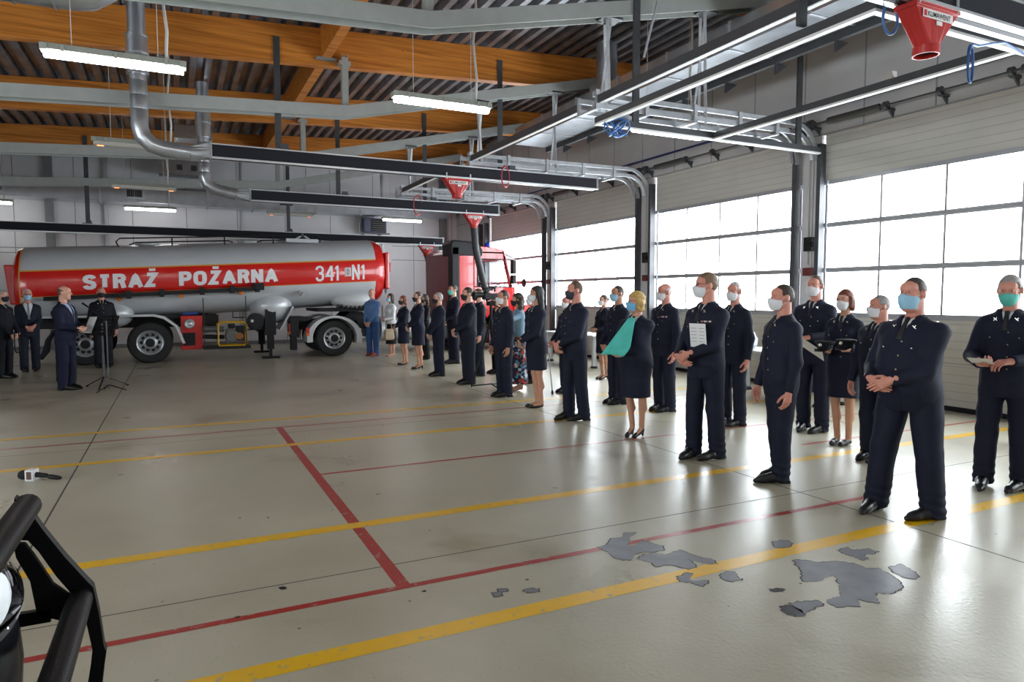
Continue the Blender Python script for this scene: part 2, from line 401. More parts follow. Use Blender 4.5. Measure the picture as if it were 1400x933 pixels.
for k, (y0, y1) in enumerate(BAYS[3:]):  # unseen left wall windows, added to let in more light
    wn = thing('window_%d' % (k + 1), None, None, (XL - .1, (y0 + y1) / 2, 1.3), kind='structure')
    a, b = y0 - .08, y1 + .08; f = MB()
    for z in (1.32, 2.05, 2.81, 3.57): f.box(XL - .16, XL - .08, a, b, z - .04, z + .04)
    for i in range(6): yy = a + (b - a) * i / 5; f.box(XL - .15, XL - .09, yy - .025, yy + .025, 1.3, 3.6)
    f.build('window_frame', [M['doorfr']], wn)
    q = MB(); q.box(XL - .122, XL - .118, a, b, 1.33, 3.57); q.build('pane', [GLASS], wn)
# vertical steel track posts, reveals
POSTS = [22.24, 17.56, 12.98, 8.415, 3.83]
for i, y in enumerate(POSTS):
    t = thing('door_track_post', ['', '', '', '', ''][i] or None, 'door track', (XW - .1, y, 0), group='steel track posts between the overhead doors')
    for s in (-1, 1):
        p = MB(); yy = y + s * .255
        p.box(XW - .13, XW, yy - .022, yy + .022, 0, 4.2); p.box(XW - .145, XW - .13, yy - .04, yy + .04, 0, 4.2)
        p.build('side_track', [M['dsteel']], t)
    p = MB(); p.tube([(XW - .03, y - .05, 1.2), (XW - .03, y - .04, 3), (XW - .03, y - .055, 4.2)], .012, 6); p.tube([(XW - .03, y + .02, 2.2), (XW - .03, y + .025, 4.3)], .012, 6)
    p.build('conduit', [M['cable']], t)
    p = MB(); p.box(XW - .14, XW - .01, y - .12, y + .02, 2.42, 2.66); p.box(XW - .2, XW - .1, y - .2, y - .12, 2.58, 2.64); p.box(XW - .2, XW - .1, y - .2, y - .12, 2.42, 2.48)
    p.build('sensor_box', [M['black']], t, bevel=.006)
    p = MB(); p.box(XW - .1, XW - .01, y - .1, y + .06, 2.0, 2.14); p.build('switch_box', [mat('dark_red_plastic', (.12, .02, .02), .5)], t, bevel=.006)
    lab = ['grey steel door track post in the far right corner beside the red truck cab',
           'steel door track post behind the woman with long black hair',
           'steel door track post above the bald man with glasses',
           'steel door track post with sensor box above the tall man in white mask',
           'steel door track post beyond the right edge, nearest to the viewer'][i]
    t['label'] = lab
# ------------------------------------------------------------------ timber beams with steel tie chords below
BY = [3.88, 8.48, 13.08, 17.68, 22.28]
BL = ['nearest glued timber roof beam at the top right above the red funnel', 'orange glued timber roof beam crossing the top edge of the view',
      'large orange glued timber roof beam above the first lit strip light', 'orange glued timber roof beam, second in depth behind the large one', 'orange glued timber roof beam nearest the white back wall']
for y, lab in zip(BY, BL):
    b = MB()
    st = [-9.4, -3, 3, 9.88]
    b.sweep([[(x, y - .1, zb(x)), (x, y + .1, zb(x)), (x, y + .1, zd(x) + .0), (x, y - .1, zd(x) + .0)] for x in st])
    tag(b.build('glulam_beam', M['wood'], bevel=.008), lab, 'beam', 'glued timber roof beams')
CL = ['grey steel tie beam under the nearest timber beam, at the top right', 'grey bent steel tie beam at the top of the view, above the lit strip light',
      'grey bent steel tie beam below the large timber beam', 'grey bent steel tie beam above the second black exhaust rail', 'grey bent steel tie beam in front of the back wall duct']
def chordz(x): return 4.915 + .055 * (x - 2.9) if x < 2.9 else 4.915 + .228 * (x - 2.9)
for y, lab in zip(BY, CL):
    t = thing('tie_beam', lab, 'beam', (2.9, y - .23, 4.9), 'bent steel tie beams under the timber beams')
    H = [(-.13, 0), (-.108, 0), (-.108, .1), (.108, .1), (.108, 0), (.13, 0), (.13, .21), (.108, .21), (.108, .115), (-.108, .115), (-.108, .21), (-.13, .21)]
    c = MB(); yc = y - .23
    c.sweep([[(x, yc + a, chordz(x) + h) for a, h in H] for x in (-9.3, 2.9, 8.9)])
    c.build('chord', [M['chord']], t, bevel=.005)
    p = MB()
    for dx in (-.05, .05): p.box(2.9 + dx - .008, 2.9 + dx + .008, yc - .06, yc + .06, chordz(2.9) + .2, zb(2.9) + .18)
    p.box(2.85, 2.95, yc - .066, yc - .054, chordz(2.9) + .2, zb(2.9) + .12)
    p.box(2.8, 3.0, yc - .075, y - .1, zb(2.9) - .02, zb(2.9) + .05)
    p.build('king_post', [M['chord']], t)
    p = MB(); p.prism([(2.78, chordz(2.9)), (2.98, chordz(2.9) + .015), (2.98, chordz(2.9) + .11), (2.78, chordz(2.9) + .1)], 'y', yc - .134, yc - .13)
    p.build('kink_plate', [M['chord']], t)
PL = ['short orange timber purlin at the top edge, left of the bent tie beam', 'short orange timber purlin behind the large roof beam', 'short orange timber purlin between the two rear roof beams']
for (a, b), lab in zip(zip(BY[1:4], BY[2:5]), PL):
    p = MB(); p.box(2.5, 2.66, a + .11, b - .11, zb(2.6) + .1, zd(2.6)); p.box(2.4, 2.76, b - .25, b - .11, zb(2.6) + .07, zb(2.6) + .1, 1)
    tag(p.build('timber_purlin', [M['wood'], M['steel']]), lab, 'beam', 'purlins between the roof beams')

# ------------------------------------------------------------------ exhaust rails along the hall
def funnel(name, label, x, y, z, hose=None):
    t = thing(name, label, 'exhaust funnel', (x, y, z), 'red extraction funnels on the exhaust rails')
    w, d = .265, .085
    b = MB()
    secs = []
    for (zz, a, e) in ((0, w + .015, d + .015), (-.035, w + .015, d + .015), (-.04, w, d), (-.3, .105, .085), (-.31, .1, .09)):
        ring = []
        for k in range(24):
            an = 2 * math.pi * k / 24; cx, cy = math.cos(an), math.sin(an)
            mx_ = max(abs(cx), abs(cy)); blend = min(1, -zz / .3) ** 2
            sx, sy = cx / mx_, cy / mx_
            ring.append((x + a * (sx * (1 - blend) + cx * blend), y + e * (sy * (1 - blend) + cy * blend), z + zz))
        secs.append(ring)
    b.sweep(secs); b.build('hopper', [M['red']], t, bevel=.004)
    q = MB(); q.lathe([(.09, -.33), (.09, -.37), (.1, -.37), (.1, -.3)], (x, y, z), 'z', 24, 0, cap=False)
    q.add([(x + .091 * math.cos(k * math.pi / 12), y + .091 * math.sin(k * math.pi / 12), z - .335) for k in range(24)], [tuple(range(23, -1, -1))], 1)
    q.build('spigot', [M['red'], M['black']], t)
    # name plate
    pl = MB(); n_ = Vector((0, -1, -.07)).normalized()
    c = Vector((x, y - d - .006, z - .085)); pl.obox(c, (.19, 0, 0), (0, .002, 0), (0, .0, .032)); pl.obox(c + Vector((.02, .0, -.055)), (.035, 0, 0), (0, .002, 0), (0, 0, .016))
    lp = pl.build('name_plate', [M['white']], t)
    vs, fs = text_data('KLIMAWENT', .056, .001, .90)
    tx = MB(); tx.add([(c.x - .135 + a, c.y - .0035, c.z - .02 + bb) for a, bb, _ in vs], fs, 0)
    tx.add([(c.x - .18, c.y - .0035, c.z - .024), (c.x - .145, c.y - .0035, c.z - .024), (c.x - .145, c.y - .0035, c.z + .024), (c.x - .18, c.y - .0035, c.z + .024)], [(0, 1, 2, 3)], 1)
    tx.build('lettering', [M['black'], mat('label_red', (.5, .02, .02), .5)], lp)
    h = MB()
    for s in (-1, 1): h.tube([(x + s * (w - .02), y - d - .01, z - .03), (x + s * (w - .02), y - d - .01, z + .09)], .012, 6)
    h.build('roller_hook', [M['galv']], t)
    if hose:
        P = [Vector(p) for p in hose]
        pts = []
        for i in range(len(P) - 1):
            for k in range(16): pts.append(P[i].lerp(P[i + 1], k / 16))
        pts.append(P[-1])
        rr = [.088 + (.007 if i % 2 else 0) for i in range(len(pts))]
        hb = MB(); hb.tube(pts, rr, 14); hb.build('hose', [M['hose']], t, smooth=True)
        e = P[-1]; dr = (P[-1] - P[-2]).normalized()
        nz = MB(); nz.tube([e - dr * .1, e + dr * .02, e + dr * .2], [.098, .098, .07], 14)
        nz.bar(e + Vector((-.2, -.1, .06)), e + Vector((.14, -.1, .1)), .03, .04); nz.bar(e + Vector((-.14, -.1, -.12)), e + Vector((.1, -.1, -.08)), .03, .05)
        nz.build('nozzle', [M['black']], t, smooth='auto')
    return t
def exhaust_rail(x0, x1, y, z0, z1, label, hang, yb):
    t = thing('exhaust_rail', label, 'exhaust rail', (x0, y, z0), 'black exhaust extraction rails')
    w = .1
    c = MB(); c.box(x0, x1, y - w, y + w, z1 - .02, z1); c.box(x0, x1, y - w, y + w, z0, z0 + .025); c.box(x0, x1, y - w + .02, y + w - .02, z0 + .04, z1 - .03)
    c.box(x0, x1, y - w - .03, y - w, z0 - .012, z0 + .012); c.box(x1, x1 + .012, y - w, y + w, z0, z1); c.box(x0 - .012, x0, y - w, y + w, z0, z1)
    c.build('channel', [M['alu']], t)
    r = MB(); r.box(x0 + .01, x1 - .03, y - w + .004, y - w + .024, z0 + .025, z1 - .02); r.box(x0, x1, y - .03, y + .03, z0 - .004, z0)
    r.build('rubber_flap', [M['rubber']], t)
    for hx in hang:
        h = MB(); h.box(hx - .055, hx + .055, yb - .012, yb + .0, z1 + .02, zb(hx) + .42); h.box(hx - .12, hx + .12, y - .08, max(y + .08, yb), z1 + .002, z1 + .025); h.box(hx - .04, hx + .09, y - .05, y + .05, z1 + .02, z1 + .1)
        h.build('hanger', [M['dsteel']], t)
    return t
exhaust_rail(.60, 8.12, 12.47, 3.915, 4.157, 'long black exhaust rail carrying the left-hand red funnel, under the large beam', (1.73, 6.1), 12.965)
exhaust_rail(1.62, 7.91, 16.95, 3.835, 4.10, 'black exhaust rail carrying the red funnel with the hose by the truck cab', (3.76, 6.05), 17.565)
exhaust_rail(-8.5, 8.22, 22.06, 3.36, 3.62, 'lowest black exhaust rail running just above the tanker roof', (-2.1, 3.2), 22.165)
exhaust_rail(4.9, 9.4, 3.66, 3.985, 4.235, 'nearest exhaust rail at the top right corner with the big red funnel', (5.3, 9.0), 3.765)
funnel('extraction_funnel', 'red extraction funnel without hose under the long black rail', 4.94, 12.45, 3.91)
funnel('extraction_funnel', 'red extraction funnel with a thick black hose in front of the truck cab', 7.19, 16.93, 3.83, [(7.19, 16.93, 3.51), (7.25, 16.92, 2.86), (7.47, 16.88, 1.95), (7.53, 16.86, 1.72)])
funnel('extraction_funnel', 'small red extraction funnel left of the truck cab, at the end of the lowest rail', 7.63, 22.04, 3.36, [(7.63, 22.04, 3.05), (7.74, 22.0, 2.6), (7.9, 21.95, 1.9)])
funnel('extraction_funnel', 'big red extraction funnel at the top right corner of the view', 5.56, 3.64, 3.98)

def coil(name, label, c, r, mat_, drop=.3, n=2, col='hose'):
    b = MB(); pts = []
    for i in range(n * 18 + 1):
        a = 2 * math.pi * i / 18 + math.pi / 2
        pts.append((c[0] + r * math.cos(a) * .55, c[1] + r * .25 * math.cos(a) + .01 * i / 18, c[2] + r * math.sin(a) * (1.0 + .06 * (i // 18))))
    b.tube(pts, .011, 6); o = b.build(name, [mat_], None, smooth=True)
    return tag(o, label, 'hose', 'coiled air hoses on the rails')
coil('air_hose', 'red coiled air hose looped over the long black rail', (5.92, 12.32, 4.01), .2, M['redh'])
coil('air_hose', 'red coiled air hose looped over the second black rail', (5.6, 16.8, 3.95), .24, M['redh'])

# ------------------------------------------------------------------ spiral ducts feeding the rails
def spiral(label, x, y, ztop, zmid, pts, r, yr, xr, z0, z1):
    t = thing('exhaust_duct', label, 'duct', (x, y, zmid), 'round sheet metal ducts feeding the rails')
    a = MB(); a.tube([(x, y, ztop), (x, y, zmid - .0)], r * 1.02, 18)
    a.tube([(x, y, zmid), (x, y, zmid - .6)], r * 1.25, 18); a.tube([(x, y, zmid + .01), (x, y, zmid - .02)], r * 1.3, 18)
    a.build('riser_sleeve', [M['duct']], t, smooth='auto')
    hq = MB(); hq.tube([(x, y, zmid - .3), (x, y, zmid - .27)], r * 1.3, 18); hq.build('hanger_clamp', [M['galv']], t)
    p = [(x, y, zmid - .58)]
    zz = zmid - .7
    rr = [r]
    while zz > pts[0][2] + .05: p += [(x, y, zz + .02), (x, y, zz)]; rr += [r, r * .985]; p += [(x, y, zz - .003)]; rr += [r]; zz -= .22
    for q in pts: p.append(q); rr.append(r)
    b = MB(); b.tube(p, rr, 18); b.build('spiral_pipe', [M['duct']], t, smooth='auto')
    e = p[-1]; w = .1
    ring0 = [(e[0], e[1] + r * math.cos(k * math.pi / 8), e[2] + r * math.sin(k * math.pi / 8)) for k in range(16)]
    ring1 = []
    for k in range(16):
        c, s_ = math.cos(k * math.pi / 8), math.sin(k * math.pi / 8); m_ = max(abs(c), abs(s_))
        ring1.append((xr, yr + w * c / m_, (z0 + z1) / 2 + (z1 - z0) / 2 * s_ / m_))
    g = MB(); g.sweep([ring0, ring1]); g.box(xr, xr + .012, yr - .12, yr + .12, z0 - .02, z1 + .02); g.build('transition', [M['duct']], t)
spiral('spiral exhaust duct dropping to the long black rail, left of the timber beams', -.43, 12.47, 6.3, 5.73, [(-.43, 12.47, 4.34), (-.39, 12.47, 4.18), (-.27, 12.47, 4.06), (-.1, 12.47, 4.01), (.29, 12.47, 3.98)], .13, 12.47, .57, 3.915, 4.157)
spiral('spiral exhaust duct dropping to the second black rail behind the first', .66, 16.95, 6.38, 5.78, [(.66, 16.95, 4.32), (.70, 16.95, 4.18), (.83, 16.95, 4.08), (.97, 16.95, 4.03), (1.31, 16.95, 3.97)], .13, 16.95, 1.59, 3.835, 4.10)
d = MB(); d.tube([(-2.4, 9.9, 5.25), (-1.0, 9.9, 5.28), (-.85, 9.9, 5.3), (-.68, 9.9, 5.42), (-.58, 9.9, 5.62), (-.55, 9.9, 6.3)], [.2] * 6, 14)
for x in (-2.0, -1.6, -1.2): d.tube([(x, 9.9, 5.258), (x + .02, 9.9, 5.258)], .207, 14)
tag(d.build('exhaust_duct', [M['duct']], smooth='auto'), 'round metal duct elbow at the top left edge of the view', 'duct', 'round sheet metal ducts feeding the rails')

# ------------------------------------------------------------------ strip lights
LIT = emit('fluorescent_diffuser', (1, .98, .95), 15.); UNLIT = mat('diffuser_off', (.52, .5, .47), .35); GLOW = emit('tube_end_glow', (1., .28, .09), 2.2)
HOUS = mat('lamp_housing', (.33, .35, .31), .5)
def strip(x, y, z, lit, label):
    t = thing('strip_light', label, 'ceiling light', (x, y, z), 'fluorescent strip lights under the roof')
    l = .70
    h = MB(); h.prism([(y - .075, z), (y + .075, z), (y + .06, z + .07), (y - .06, z + .07)], 'x', x - l, x + l); h.box(x - l - .01, x - l + .06, y - .08, y + .08, z - .01, z + .06); h.box(x + l - .06, x + l + .01, y - .08, y + .08, z - .01, z + .06)
    h.build('housing', [HOUS], t, bevel=.004)
    dd = MB(); dd.prism([(y - .07, z - .002), (y - .058, z - .05), (y - .03, z - .072), (y + .03, z - .072), (y + .058, z - .05), (y + .07, z - .002)], 'x', x - l + .02, x + l - .02)
    dd.build('diffuser', [LIT if lit else UNLIT], t, bevel=.004)
    if not lit:
        g = MB()
        for s in (-1, 1): g.prism([(y - .062, z - .03), (y - .03, z - .076), (y + .03, z - .076), (y + .062, z - .03)], 'x', x + s * (l - .12) - .05, x + s * (l - .12) + .05)
        g.build('tube_end', [GLOW], t)
    c = MB()
    for i in (-.5, 0, .5): c.box(x + i - .015, x + i + .015, y - .085, y + .085, z - .012, z + .05)
    c.build('clip', [HOUS], t)
    for s in (-.42, .42):
        w = MB(); w.tube([(x + s, y, z + .07), (x + s, y, zd(x + s) - .005)], .004, 4); w.build('suspension_wire', [M['cable']], t)
    k = MB(); e = x + l - .2
    k.tube([(e, y + .03, z + .07), (e + .02, y + .03, z + .4), (e - .03, y + .04, z + .9), (e + .015, y + .04, z + 1.3), (e - .01, y + .03, zd(e) - .01)], .018, 7); k.build('power_cord', [M['cable']], t, smooth=True)
    return t
ZL = 4.30
strip(-.52, 9.0, ZL, 1, 'lit fluorescent strip light at the upper left, nearest of the left column')
strip(3.37, 9.0, ZL, 1, 'lit fluorescent strip light in the upper middle, below the large timber beam')
strip(7.2, 8.95, ZL, 1, 'lit fluorescent strip light above the tall man in white mask, near the right wall')
strip(-.5, 13.8, ZL, 0, 'switched off strip light with glowing end behind the nearer spiral duct')
strip(-.6, 18.95, ZL, 0, 'switched off strip light with two orange ends in front of the back duct')
strip(-.6, 23.6, ZL, 1, 'lit fluorescent strip light on the left, just above the tanker roof')
strip(-4.75, 23.7, ZL, 1, 'lit fluorescent strip light at the far left edge above the tanker')
strip(3.4, 23.1, ZL, 0, 'switched off strip light with orange ends below the back duct grille')
strip(7.15, 23.15, ZL, 1, 'lit fluorescent strip light beside the blue heater on the back wall')

for x, y in ((-.52, 4.3), (3.2, 3.2), (-4.4, 4.3), (-.5, -1), (3.3, -1), (7.2, -1), (-4.4, -1)):  # unseen strip lights, added to brighten the hall
    strip(x, y, ZL, 1, 'added fill strip light above or behind the viewer, out of view')
# ------------------------------------------------------------------ big rectangular ducts
du = thing('air_duct', 'large rectangular sheet metal duct running along the right wall under the roof', 'duct', (8.2, 2, 5.45))
b = MB(); b.box(7.77, 8.62, 2, 15.6, 5.45, 5.85); b.build('duct_body', [M['duct']], du)
for y in np.arange(2.2, 15.7, 1.5):
    b = MB(); b.box(7.75, 8.64, y - .02, y + .02, 5.43, 5.87); b.build('flange', [M['galv']], du)
b = MB(); b.box(8.64, 8.72, 2, 15.6, 5.33, 5.45)
for y in np.arange(2.6, 15.5, 1.1): b.prism([(8.64, 5.33), (8.9, 5.33), (8.64, 5.16)], 'y', y - .02, y + .02)
b.build('wall_bracket', [M['dsteel']], du)
b = MB(); b.tube([(8.2, 12.2, 5.85), (8.2, 12.2, 6.9)], .22, 16)
for z in (6.0, 6.25, 6.5): b.tube([(8.2, 12.2, z), (8.2, 12.2, z + .02)], .232, 16)
b.box(7.95, 8.45, 11.95, 12.45, 5.85, 6.05); b.build('riser_pipe', [M['duct']], du, smooth='auto')
bd = thing('air_duct', 'large grey rectangular duct with grilles across the top of the back wall', 'duct', (0, 24.3, 4.5))
b = MB(); b.box(XL, 5.9, 23.98, 24.7, 4.5, 4.96); b.build('duct_body', [M['duct']], bd)
b = MB(); b.sweep([[(5.9, 23.98, 4.5), (5.9, 24.7, 4.5), (5.9, 24.7, 4.96), (5.9, 23.98, 4.96)], [(7.2, 24.1, 4.55), (7.2, 24.6, 4.55), (7.2, 24.6, 4.85), (7.2, 24.1, 4.85)], [(9.2, 24.1, 4.55), (9.2, 24.6, 4.55), (9.2, 24.6, 4.85), (9.2, 24.1, 4.85)]])
b.build('end_section', [M['duct']], bd)
for x in (-5.2, -1.95, -.55, 1.0, 2.4, 4.4, 5.9):
    b = MB(); b.box(x - .02, x + .02, 23.95, 24.73, 4.47, 4.99); b.build('flange', [M['galv']], bd)
for x in (-.25, 1.7, 3.4):   # cross breaks pressed in the sheet
    b = MB(); b.prism([(x - .68, 4.505), (x + .68, 4.505), (x, 4.79)], 'y', 23.955, 23.98); b.build('cross_break', [M['duct']], bd, bevel=.01)
for x in (-4.55, -1.03, 3.4):
    g = MB(); g.box(x - .26, x + .26, 23.94, 23.975, 4.62, 4.92); fr = g.build('grille', [M['galv']], bd)
    g = MB(); g.box(x - .21, x + .21, 23.93, 23.942, 4.66, 4.88, 0)
    for i in range(9): g.box(x - .2 + i * .048, x - .19 + i * .048, 23.925, 23.932, 4.66, 4.88, 1)
    g.build('louvre', [M['black'], M['steel']], fr)
ah = thing('ventilation_unit', 'silver ventilation unit hung in front of the back wall, above the duct', 'ventilation unit', (.3, 23.4, 5.4))
b = MB(); b.box(-.35, .95, 23.85, 24.5, 5.42, 5.86); b.build('casing', [M['duct']], ah, bevel=.01)
for x in (.15, .55):
    b = MB(); b.box(x, x + .16, 23.81, 23.85, 5.56, 5.72); b.build('latch', [M['dsteel']], ah)
b = MB()
for x in (-.3, .9): b.tube([(x, 24.1, 5.86), (x, 24.1, zd(x) - .01)], .012, 6)
b.build('hanger_rod', [M['steel']], ah)
ah = thing('ventilation_unit', 'foil covered box unit hung under the roof behind the second spiral duct', 'ventilation unit', (.5, 19, 5.4))
b = MB(); b.box(.08, .94, 18.75, 19.35, 5.5, 5.84); b.build('casing', [mat('wrinkled_foil', (.6, .62, .64), .25, .9, bump=.6, bscale=14)], ah, bevel=.015)
b = MB()
for x in (.12, .9): b.bar((x, 18.85, 5.84), (x, 18.85, zd(x) - .01), .03, .03); b.bar((x, 19.25, 5.84), (x, 19.25, zd(x) - .01), .03, .03)
b.build('hanger_rod', [M['steel']], ah)
bh = thing('fan_heater', 'dark blue fan heater mounted high on the back wall', 'heater', (6.5, 24.6, 3.9))
b = MB(); b.box(6.1, 6.92, 24.35, 24.75, 3.93, 4.44); b.build('casing', [mat('navy_lacquer', (.012, .02, .07), .4)], bh, bevel=.015)
b = MB(); b.box(6.36, 6.86, 24.325, 24.352, 3.98, 4.39, 0)
for i in range(5): b.box(6.37, 6.85, 24.30, 24.33, 4.02 + i * .075, 4.035 + i * .075, 1)
b.build('louvre', [M['black'], M['dsteel']], bh)
b = MB(); b.bar((6.2, 24.75, 3.9), (6.2, 25, 3.9), .04, .04); b.bar((6.8, 24.75, 3.9), (6.8, 25, 3.9), .04, .04); b.bar((6.1, 24.4, 3.9), (7.05, 24.4, 3.9), .06, .05); b.build('wall_bracket', [M['dsteel']], bh)

# ------------------------------------------------------------------ door tracks, hangers, cross bars
TL = ['galvanised horizontal door track nearest the right wall corner, above the truck cab', 'galvanised horizontal door track above the long black rail end', 'galvanised horizontal door track beside the blue hose, above the lit strip light', 'galvanised horizontal door track above the nearest exhaust rail']
for y, lab in zip((17.56, 12.98, 8.415), TL):
    t = thing('door_track', lab, 'door track', (5.3, y, 4.3), 'galvanised tracks of the overhead doors')
    for s in (-1, 1):
        yy = y + s * .2
        for dz in (0, .15):
            r = MB(); pts = [(5.3, yy, 4.31 + dz), (9.2, yy, 4.35 + dz)] + arc((9.2, yy, 4.35 + dz - .42 - dz), .42 + dz, 88, 0, 8)[1:]
            pts = [p for p in pts]
            sec = []
            for i, p in enumerate(pts):
                a = pts[max(0, i - 1)]; c = pts[min(len(pts) - 1, i + 1)]; dx, dz_ = c[0] - a[0], c[2] - a[2]; q = math.hypot(dx, dz_); nx, nz = -dz_ / q, dx / q
                sec.append([(p[0] - nx * .035, yy - .02, p[2] - nz * .035), (p[0] - nx * .035, yy + .02, p[2] - nz * .035), (p[0] + nx * .035, yy + .02, p[2] + nz * .035), (p[0] + nx * .035, yy - .02, p[2] + nz * .035)])
            r.sweep(sec); r.build('rail', [M['galv']], t)
    for x in (5.35, 6.2, 7.1, 8.0, 8.8):
        c = MB(); c.box(x - .03, x + .03, y - .24, y + .24, 4.25, 4.28)
        for s in (-1, 1): c.box(x - .03, x + .03, y + s * .24 - .015, y + s * .24 + .015, 4.25, 4.52)
        c.build('spacer', [M['galv']], t)
    yc = y - .13
    for x in (5.6, 7.35):
        zt = chordz(x)
        for (dx, dy, ex) in ((-.12, -.1, -.02), (.12, .1, .06), (.02, .12, .2)):
            h = MB(); h.bar((x + dx * .8, yc + dy, zt + .02), (x + ex, y + (.2 if dy > 0 else -.2), 4.28), .045, .012); h.build('perforated_brace', [M['galv']], t)
        h = MB(); h.box(x - .15, x + .15, yc - .13, yc + .13, zt - .01, zt + .02); h.build('clamp', [M['dsteel']], t)
XL_ = ['thin steel cross bar joining the track ends, upper middle of the view', 'thin steel cross bar joining the track ends in front of the nearest bay', 'thin steel cross bar joining the two farthest track ends']
for (a, b_), lab in zip(((8.65, 12.75), (4.1, 8.18), (13.2, 17.32)), XL_):
    c = MB(); c.box(5.36, 5.42, a, b_, 4.33, 4.36, 0); c.box(5.34, 5.36, a, b_, 4.33, 4.44, 1); o = c.build('cross_bar', [M['white'], M['dsteel']]); tag(o, lab, 'bar', 'cross bars between the door tracks')
# black light-edged rail frame near the right wall
fr = thing('rail_frame', 'black hanging rail frame with white lower edge, over the right-hand group', 'rail', (5.35, 8.2, 4.0))
def frail(name, x0, x1, y0, y1):
    c = MB(); c.box(x0, x1, y0, y1, 4.035, 4.12); o = c.build(name, [M['dsteel']], fr)
    l = MB(); l.box(x0 - .004, x1 + .004, y0 - .004, y1 + .004, 4.012, 4.036); l.build('white_edge', [M['white']], o)
frail('far_rail', 5.34, 9.7, 8.08, 8.14); frail('near_rail', 5.34, 9.7, 3.9, 3.96); frail('left_rail', 5.28, 5.34, 3.9, 8.14); frail('middle_rail', 7.37, 7.43, 3.97, 8.07)
for (x, y) in ((5.95, 8.11), (5.22, 4.6), (9.2, 8.11), (9.4, 3.93)):
    h = MB(); h.box(x - .05, x + .05, y - .02, y + .02, 4.12, zd(x)); h.build('hanger', [M['dsteel']], fr)
hb = MB(); hb.bar((6.0, 8.0, 5.0), (6.3, 8.05, 5.95), .025, .025); hb.build('brace', [M['galv']], fr)
hb = MB(); hb.box(7.36, 7.44, 5.2, 5.32, 4.12, 4.2); hb.build('clip_box', [M['cable']], fr)
b = MB(); rr = random.Random(5)
pts = []
for i in range(60):
    a = i * .62; pts.append((5.42 + .14 * math.cos(a) + .004 * i, 8.0 + .06 * math.sin(a * 1.3), 3.98 + .12 * math.sin(a * .8)))
b.tube(pts, .013, 6); tag(b.build('air_hose', [M['blueh']], smooth=True), 'bundled blue air hose hanging at the far left corner of the rail frame', 'hose', 'coiled air hoses on the rails')
b = MB(); pts = []
for i in range(40): a = i * 2 * math.pi / 18 + 1.5; pts.append((5.93 + .085 * math.cos(a), 3.5 + .03 * math.cos(a), 3.56 + .15 * math.sin(a)))
pts += [(5.98, 3.52, 3.73), (6.1, 3.55, 3.745), (6.4, 3.6, 3.83), (6.62, 3.62, 3.88), (6.9, 3.62, 3.83), (7.4, 3.62, 3.72)]
b.tube(pts, .011, 6); tag(b.build('air_hose', [M['blueh']], smooth=True), 'looped light blue air hose below the big red funnel', 'hose', 'coiled air hoses on the rails')
b = MB(); b.tube([(5.33 + .09 * math.cos(a / 6), 3.8, 3.92 + .12 * math.sin(a / 6)) for a in range(0, 44)], .012, 6)
tag(b.build('air_hose', [M['blueh']], smooth=True), 'small blue hose loop left of the big red funnel', 'hose', 'coiled air hoses on the rails')

# torsion spring shafts above the doors
SL = ['spring shaft above the door behind the truck cab', 'spring shaft above the door left of the bald man with glasses', 'spring shaft above the door behind the man with certificate', 'spring shaft above the nearest wide window door on the right', None, None]
for (y0, y1), lab in list(zip(BAYS, SL))[:5]:
    t = thing('spring_shaft', lab or 'spring shaft beyond the right edge', 'door spring', (9.72, y0, 4.55), 'dark spring shafts above the doors')
    s = MB(); s.tube([(9.72, y0 - .2, 4.53), (9.72, y1 + .2, 4.53)], .016, 8); s.build('shaft', [M['dsteel']], t)
    for a, c in ((y0 + .05, y0 + 1.0), (y1 - 1.1, y1 - .15)):
        q = MB(); n = int((c - a) / .03); pts = [(9.72, a + i * .015, 4.53) for i in range(2 * n)]
        q.tube(pts, [.05 + .006 * (i % 2) for i in range(2 * n)], 10); q.build('spring', [mat('spring_steel', (.09, .088, .08), .5, .5)], t, smooth=True)
    for y in (y0 - .12, y0 + 1.1, (y0 + y1) / 2, y1 - 1.2, y1 + .12):
        q = MB(); q.lathe([(.03, -.03), (.06, -.03), (.06, .03), (.03, .03)], (9.72, y, 4.53), 'y', 12); q.box(9.72, XW, y - .03, y + .03, 4.46, 4.5); q.prism([(9.75, 4.48), (XW, 4.48), (XW, 4.36)], 'y', y - .01, y + .01)
        q.build('bearing_bracket', [M['dsteel']], t)
    for y in (y0 - .17, y1 + .17):
        q = MB(); q.lathe([(.02, -.045), (.085, -.045), (.085, .045), (.02, .045)], (9.72, y, 4.53), 'y', 14); q.build('cable_drum', [M['dsteel']], t)
b = MB(); b.tube([(9.84, 2, 4.79), (9.84, 24.9, 4.79)], .022, 8)
tag(b.build('air_pipe', [mat('blue_pipe', (.012, .02, .12), .4)]), 'long dark blue compressed air pipe along the right wall above the doors', 'pipe')
b = MB()
for x, za, zb_ in ((6.1, 3.1, 4.3), (6.55, 1.7, 3.2), (6.85, 1.8, 3.2), (7.05, 1.75, 3.0)): b.tube([(x, 24.95, za), (x, 24.95, zb_)], .025, 6)
b.tube([(6.1, 24.95, 3.2), (7.05, 24.95, 3.2)], .02, 6); b.box(6.2, 7.0, 24.86, 24.99, 1.3, 1.75)
tag(b.build('pipe_run', [M['alu']]), 'thin grey pipes on the back wall between tanker and truck cab', 'pipe')
b = MB(); b.tube([(6.9, 24.6, 3.75), (7.6, 24.5, 3.63), (8.6, 24.5, 3.6), (9.5, 24.4, 3.66)], .015, 6); tag(b.build('power_cable', [M['cable']], smooth=True), 'white cable sagging across the back wall above the truck cab', 'cable')
